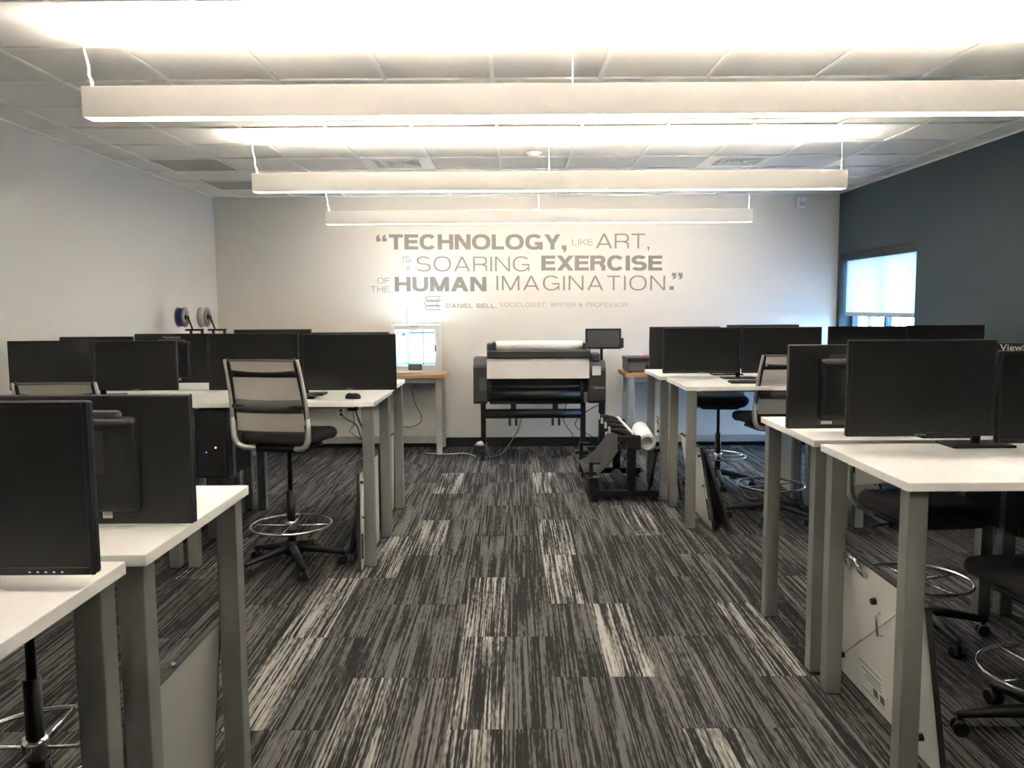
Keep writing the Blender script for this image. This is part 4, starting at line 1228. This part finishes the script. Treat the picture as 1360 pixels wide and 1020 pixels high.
# ------------------------------------------------------------------ small desk items
def keyboard(label, x, y, rz=0):
    t = thing('keyboard', label, 'keyboard', (x, y, DT), rz, 'keyboards')
    MB().box(-.22, .22, -.065, .065, 0, .016, .004, 2).build('case', 'black', t)
    for r_ in range(5):
        rw = MB()
        for k in range(15):
            rw.box(-.208 + k * .028, -.184 + k * .028, -.055 + r_ * .023, -.035 + r_ * .023, .0155, .021, .0015)
        rw.build('key_row', 'charcoal', t)
keyboard('black keyboard on the desk right of the plotter', 1.87, 6.24, R(-2))
keyboard('black keyboard partly behind the full mesh stool at left', -1.515, 5.335, R(5))
ms = thing('mouse', 'black computer mouse on the left second row desk', 'mouse', (-1.045, 5.32, DT), R(75))
MB().slab(.062, .105, [(.002, 0), (0, .008), (.003, .020), (.010, .029), (.022, .034)], .03, 6).build('shell', 'black', ms)
MB().cyl((-.004, .028, .029), (.004, .028, .029), .008, 12).build('scroll_wheel', 'charcoal', ms)
pp = MB().box(-.108, .108, -.14, .14, 0, .0008).build('paper_sheet', 'paper'); pp.location = (1.76, 2.98, DT + .0005); pp.rotation_euler = (0, 0, R(24))
tag(pp, 'faint white sheet of paper on the right front desk', 'paper', 'paper sheets')
pp2 = dup(pp); pp2.location = (1.98, 2.95, DT + .0005); pp2.rotation_euler = (0, 0, R(-10))
tag(pp2, 'second white paper sheet on the right front desk, nearer the frame edge', 'paper', 'paper sheets')
pp3 = dup(pp); pp3.location = (-2.22, 5.30, DT + .0005); pp3.rotation_euler = (0, 0, R(80))
tag(pp3, 'white paper sheet on the left desk above the computer tower', 'paper', 'paper sheets')

# wall outlets and cables
ot = thing('wall_outlet', 'white wall outlet plate with black sockets below the left desks', 'outlet', (-2.05, YB, .42))
MB().box(-.04, .04, -.008, 0, -.06, .06, .003).build('plate', 'white', ot)
for z in (-.026, .026):
    MB().box(-.016, .016, -.011, -.007, z - .016, z + .016, .003).build('socket', 'charcoal', ot)
def cable(label, pts, r=.004, name='power_cable', m='black'):
    # smooth the polyline (Catmull-Rom)
    P = [Vector(p) for p in pts]; Q = []
    for i in range(len(P) - 1):
        a, b, c, d = P[max(i - 1, 0)], P[i], P[i + 1], P[min(i + 2, len(P) - 1)]
        for s_ in range(6):
            u = s_ / 6
            Q.append(.5 * ((2 * b) + (c - a) * u + (2 * a - 5 * b + 4 * c - d) * u * u + (3 * b - a - 3 * c + d) * u ** 3))
    Q.append(P[-1])
    o = MB().tube(Q, r, 6).build(name, m)
    tag(o, label, 'cable', 'cables')
cable('thin black cable hanging from the 3D printer bench', [(-1.13, 9.30, .87), (-1.15, 9.32, .70), (-1.12, 9.34, .55), (-1.06, 9.36, .42), (-1.08, 9.38, .33), (-1.2, 9.4, .28), (-1.35, 9.42, .30)], .004)
cable('black cable dropping from the wall outlet under the left desks', [(-2.05, YB - .013, .42), (-1.98, 9.60, .36), (-1.85, 9.58, .28), (-1.80, 9.58, .12)], .006)
cable('grey cable curving from the plotter across the carpet', [(.10, 9.45, .40), (.05, 9.35, .25), (-.06, 9.15, .10), (-.15, 9.0, .03), (-.32, 8.9, .007)], .006, m='vent')
cable('black cable loop hanging below the plotter, right side', [(.62, 9.3, .60), (.58, 9.45, .35), (.70, 9.5, .12), (.52, 9.52, .05), (.40, 9.45, .08)], .005)
cable('black cable running from plotter pole to the right bench', [(.95, 9.2, .55), (.80, 9.4, .42), (.72, 9.5, .28), (.85, 9.5, .18), (1.0, 9.4, .12)], .005)
cable('white cable along the black baseboard at left', [(-1.0, 9.2, .012), (-.75, 9.15, .008), (-.55, 9.2, .008), (-.42, 9.0, .008)], .005, m='white')
pb = thing('power_adapter', 'black power adapter with tangled leads under the mouse desk', 'power adapter', (-1.30, 6.60, .84))
MB().box(-.04, .04, -.03, .03, -.01, .11, .008, 2).build('brick', 'black', pb)
MB().box(-.03, .03, -.034, -.028, .03, .08).build('label_plate', 'vent', pb)
MB().tube([(-.04, 0, .03), (-.12, 0, .01), (-.18, .0, .06), (-.24, 0, .085)], .004, 6).build('lead', 'black', pb)
MB().tube([(.02, 0, -.01), (.05, 0, -.10), (.09, 0, -.19), (.10, 0, -.28)], .006, 6).build('lead', 'black', pb)
MB().tube([(0, 0, -.01), (.01, 0, -.12), (-.03, 0, -.18), (.04, 0, -.24), (.08, 0, -.25)], .003, 6).build('lead', 'black', pb)
MB().box(-.05, .05, -.02, .02, .105, .135).build('clip', 'leg', pb)
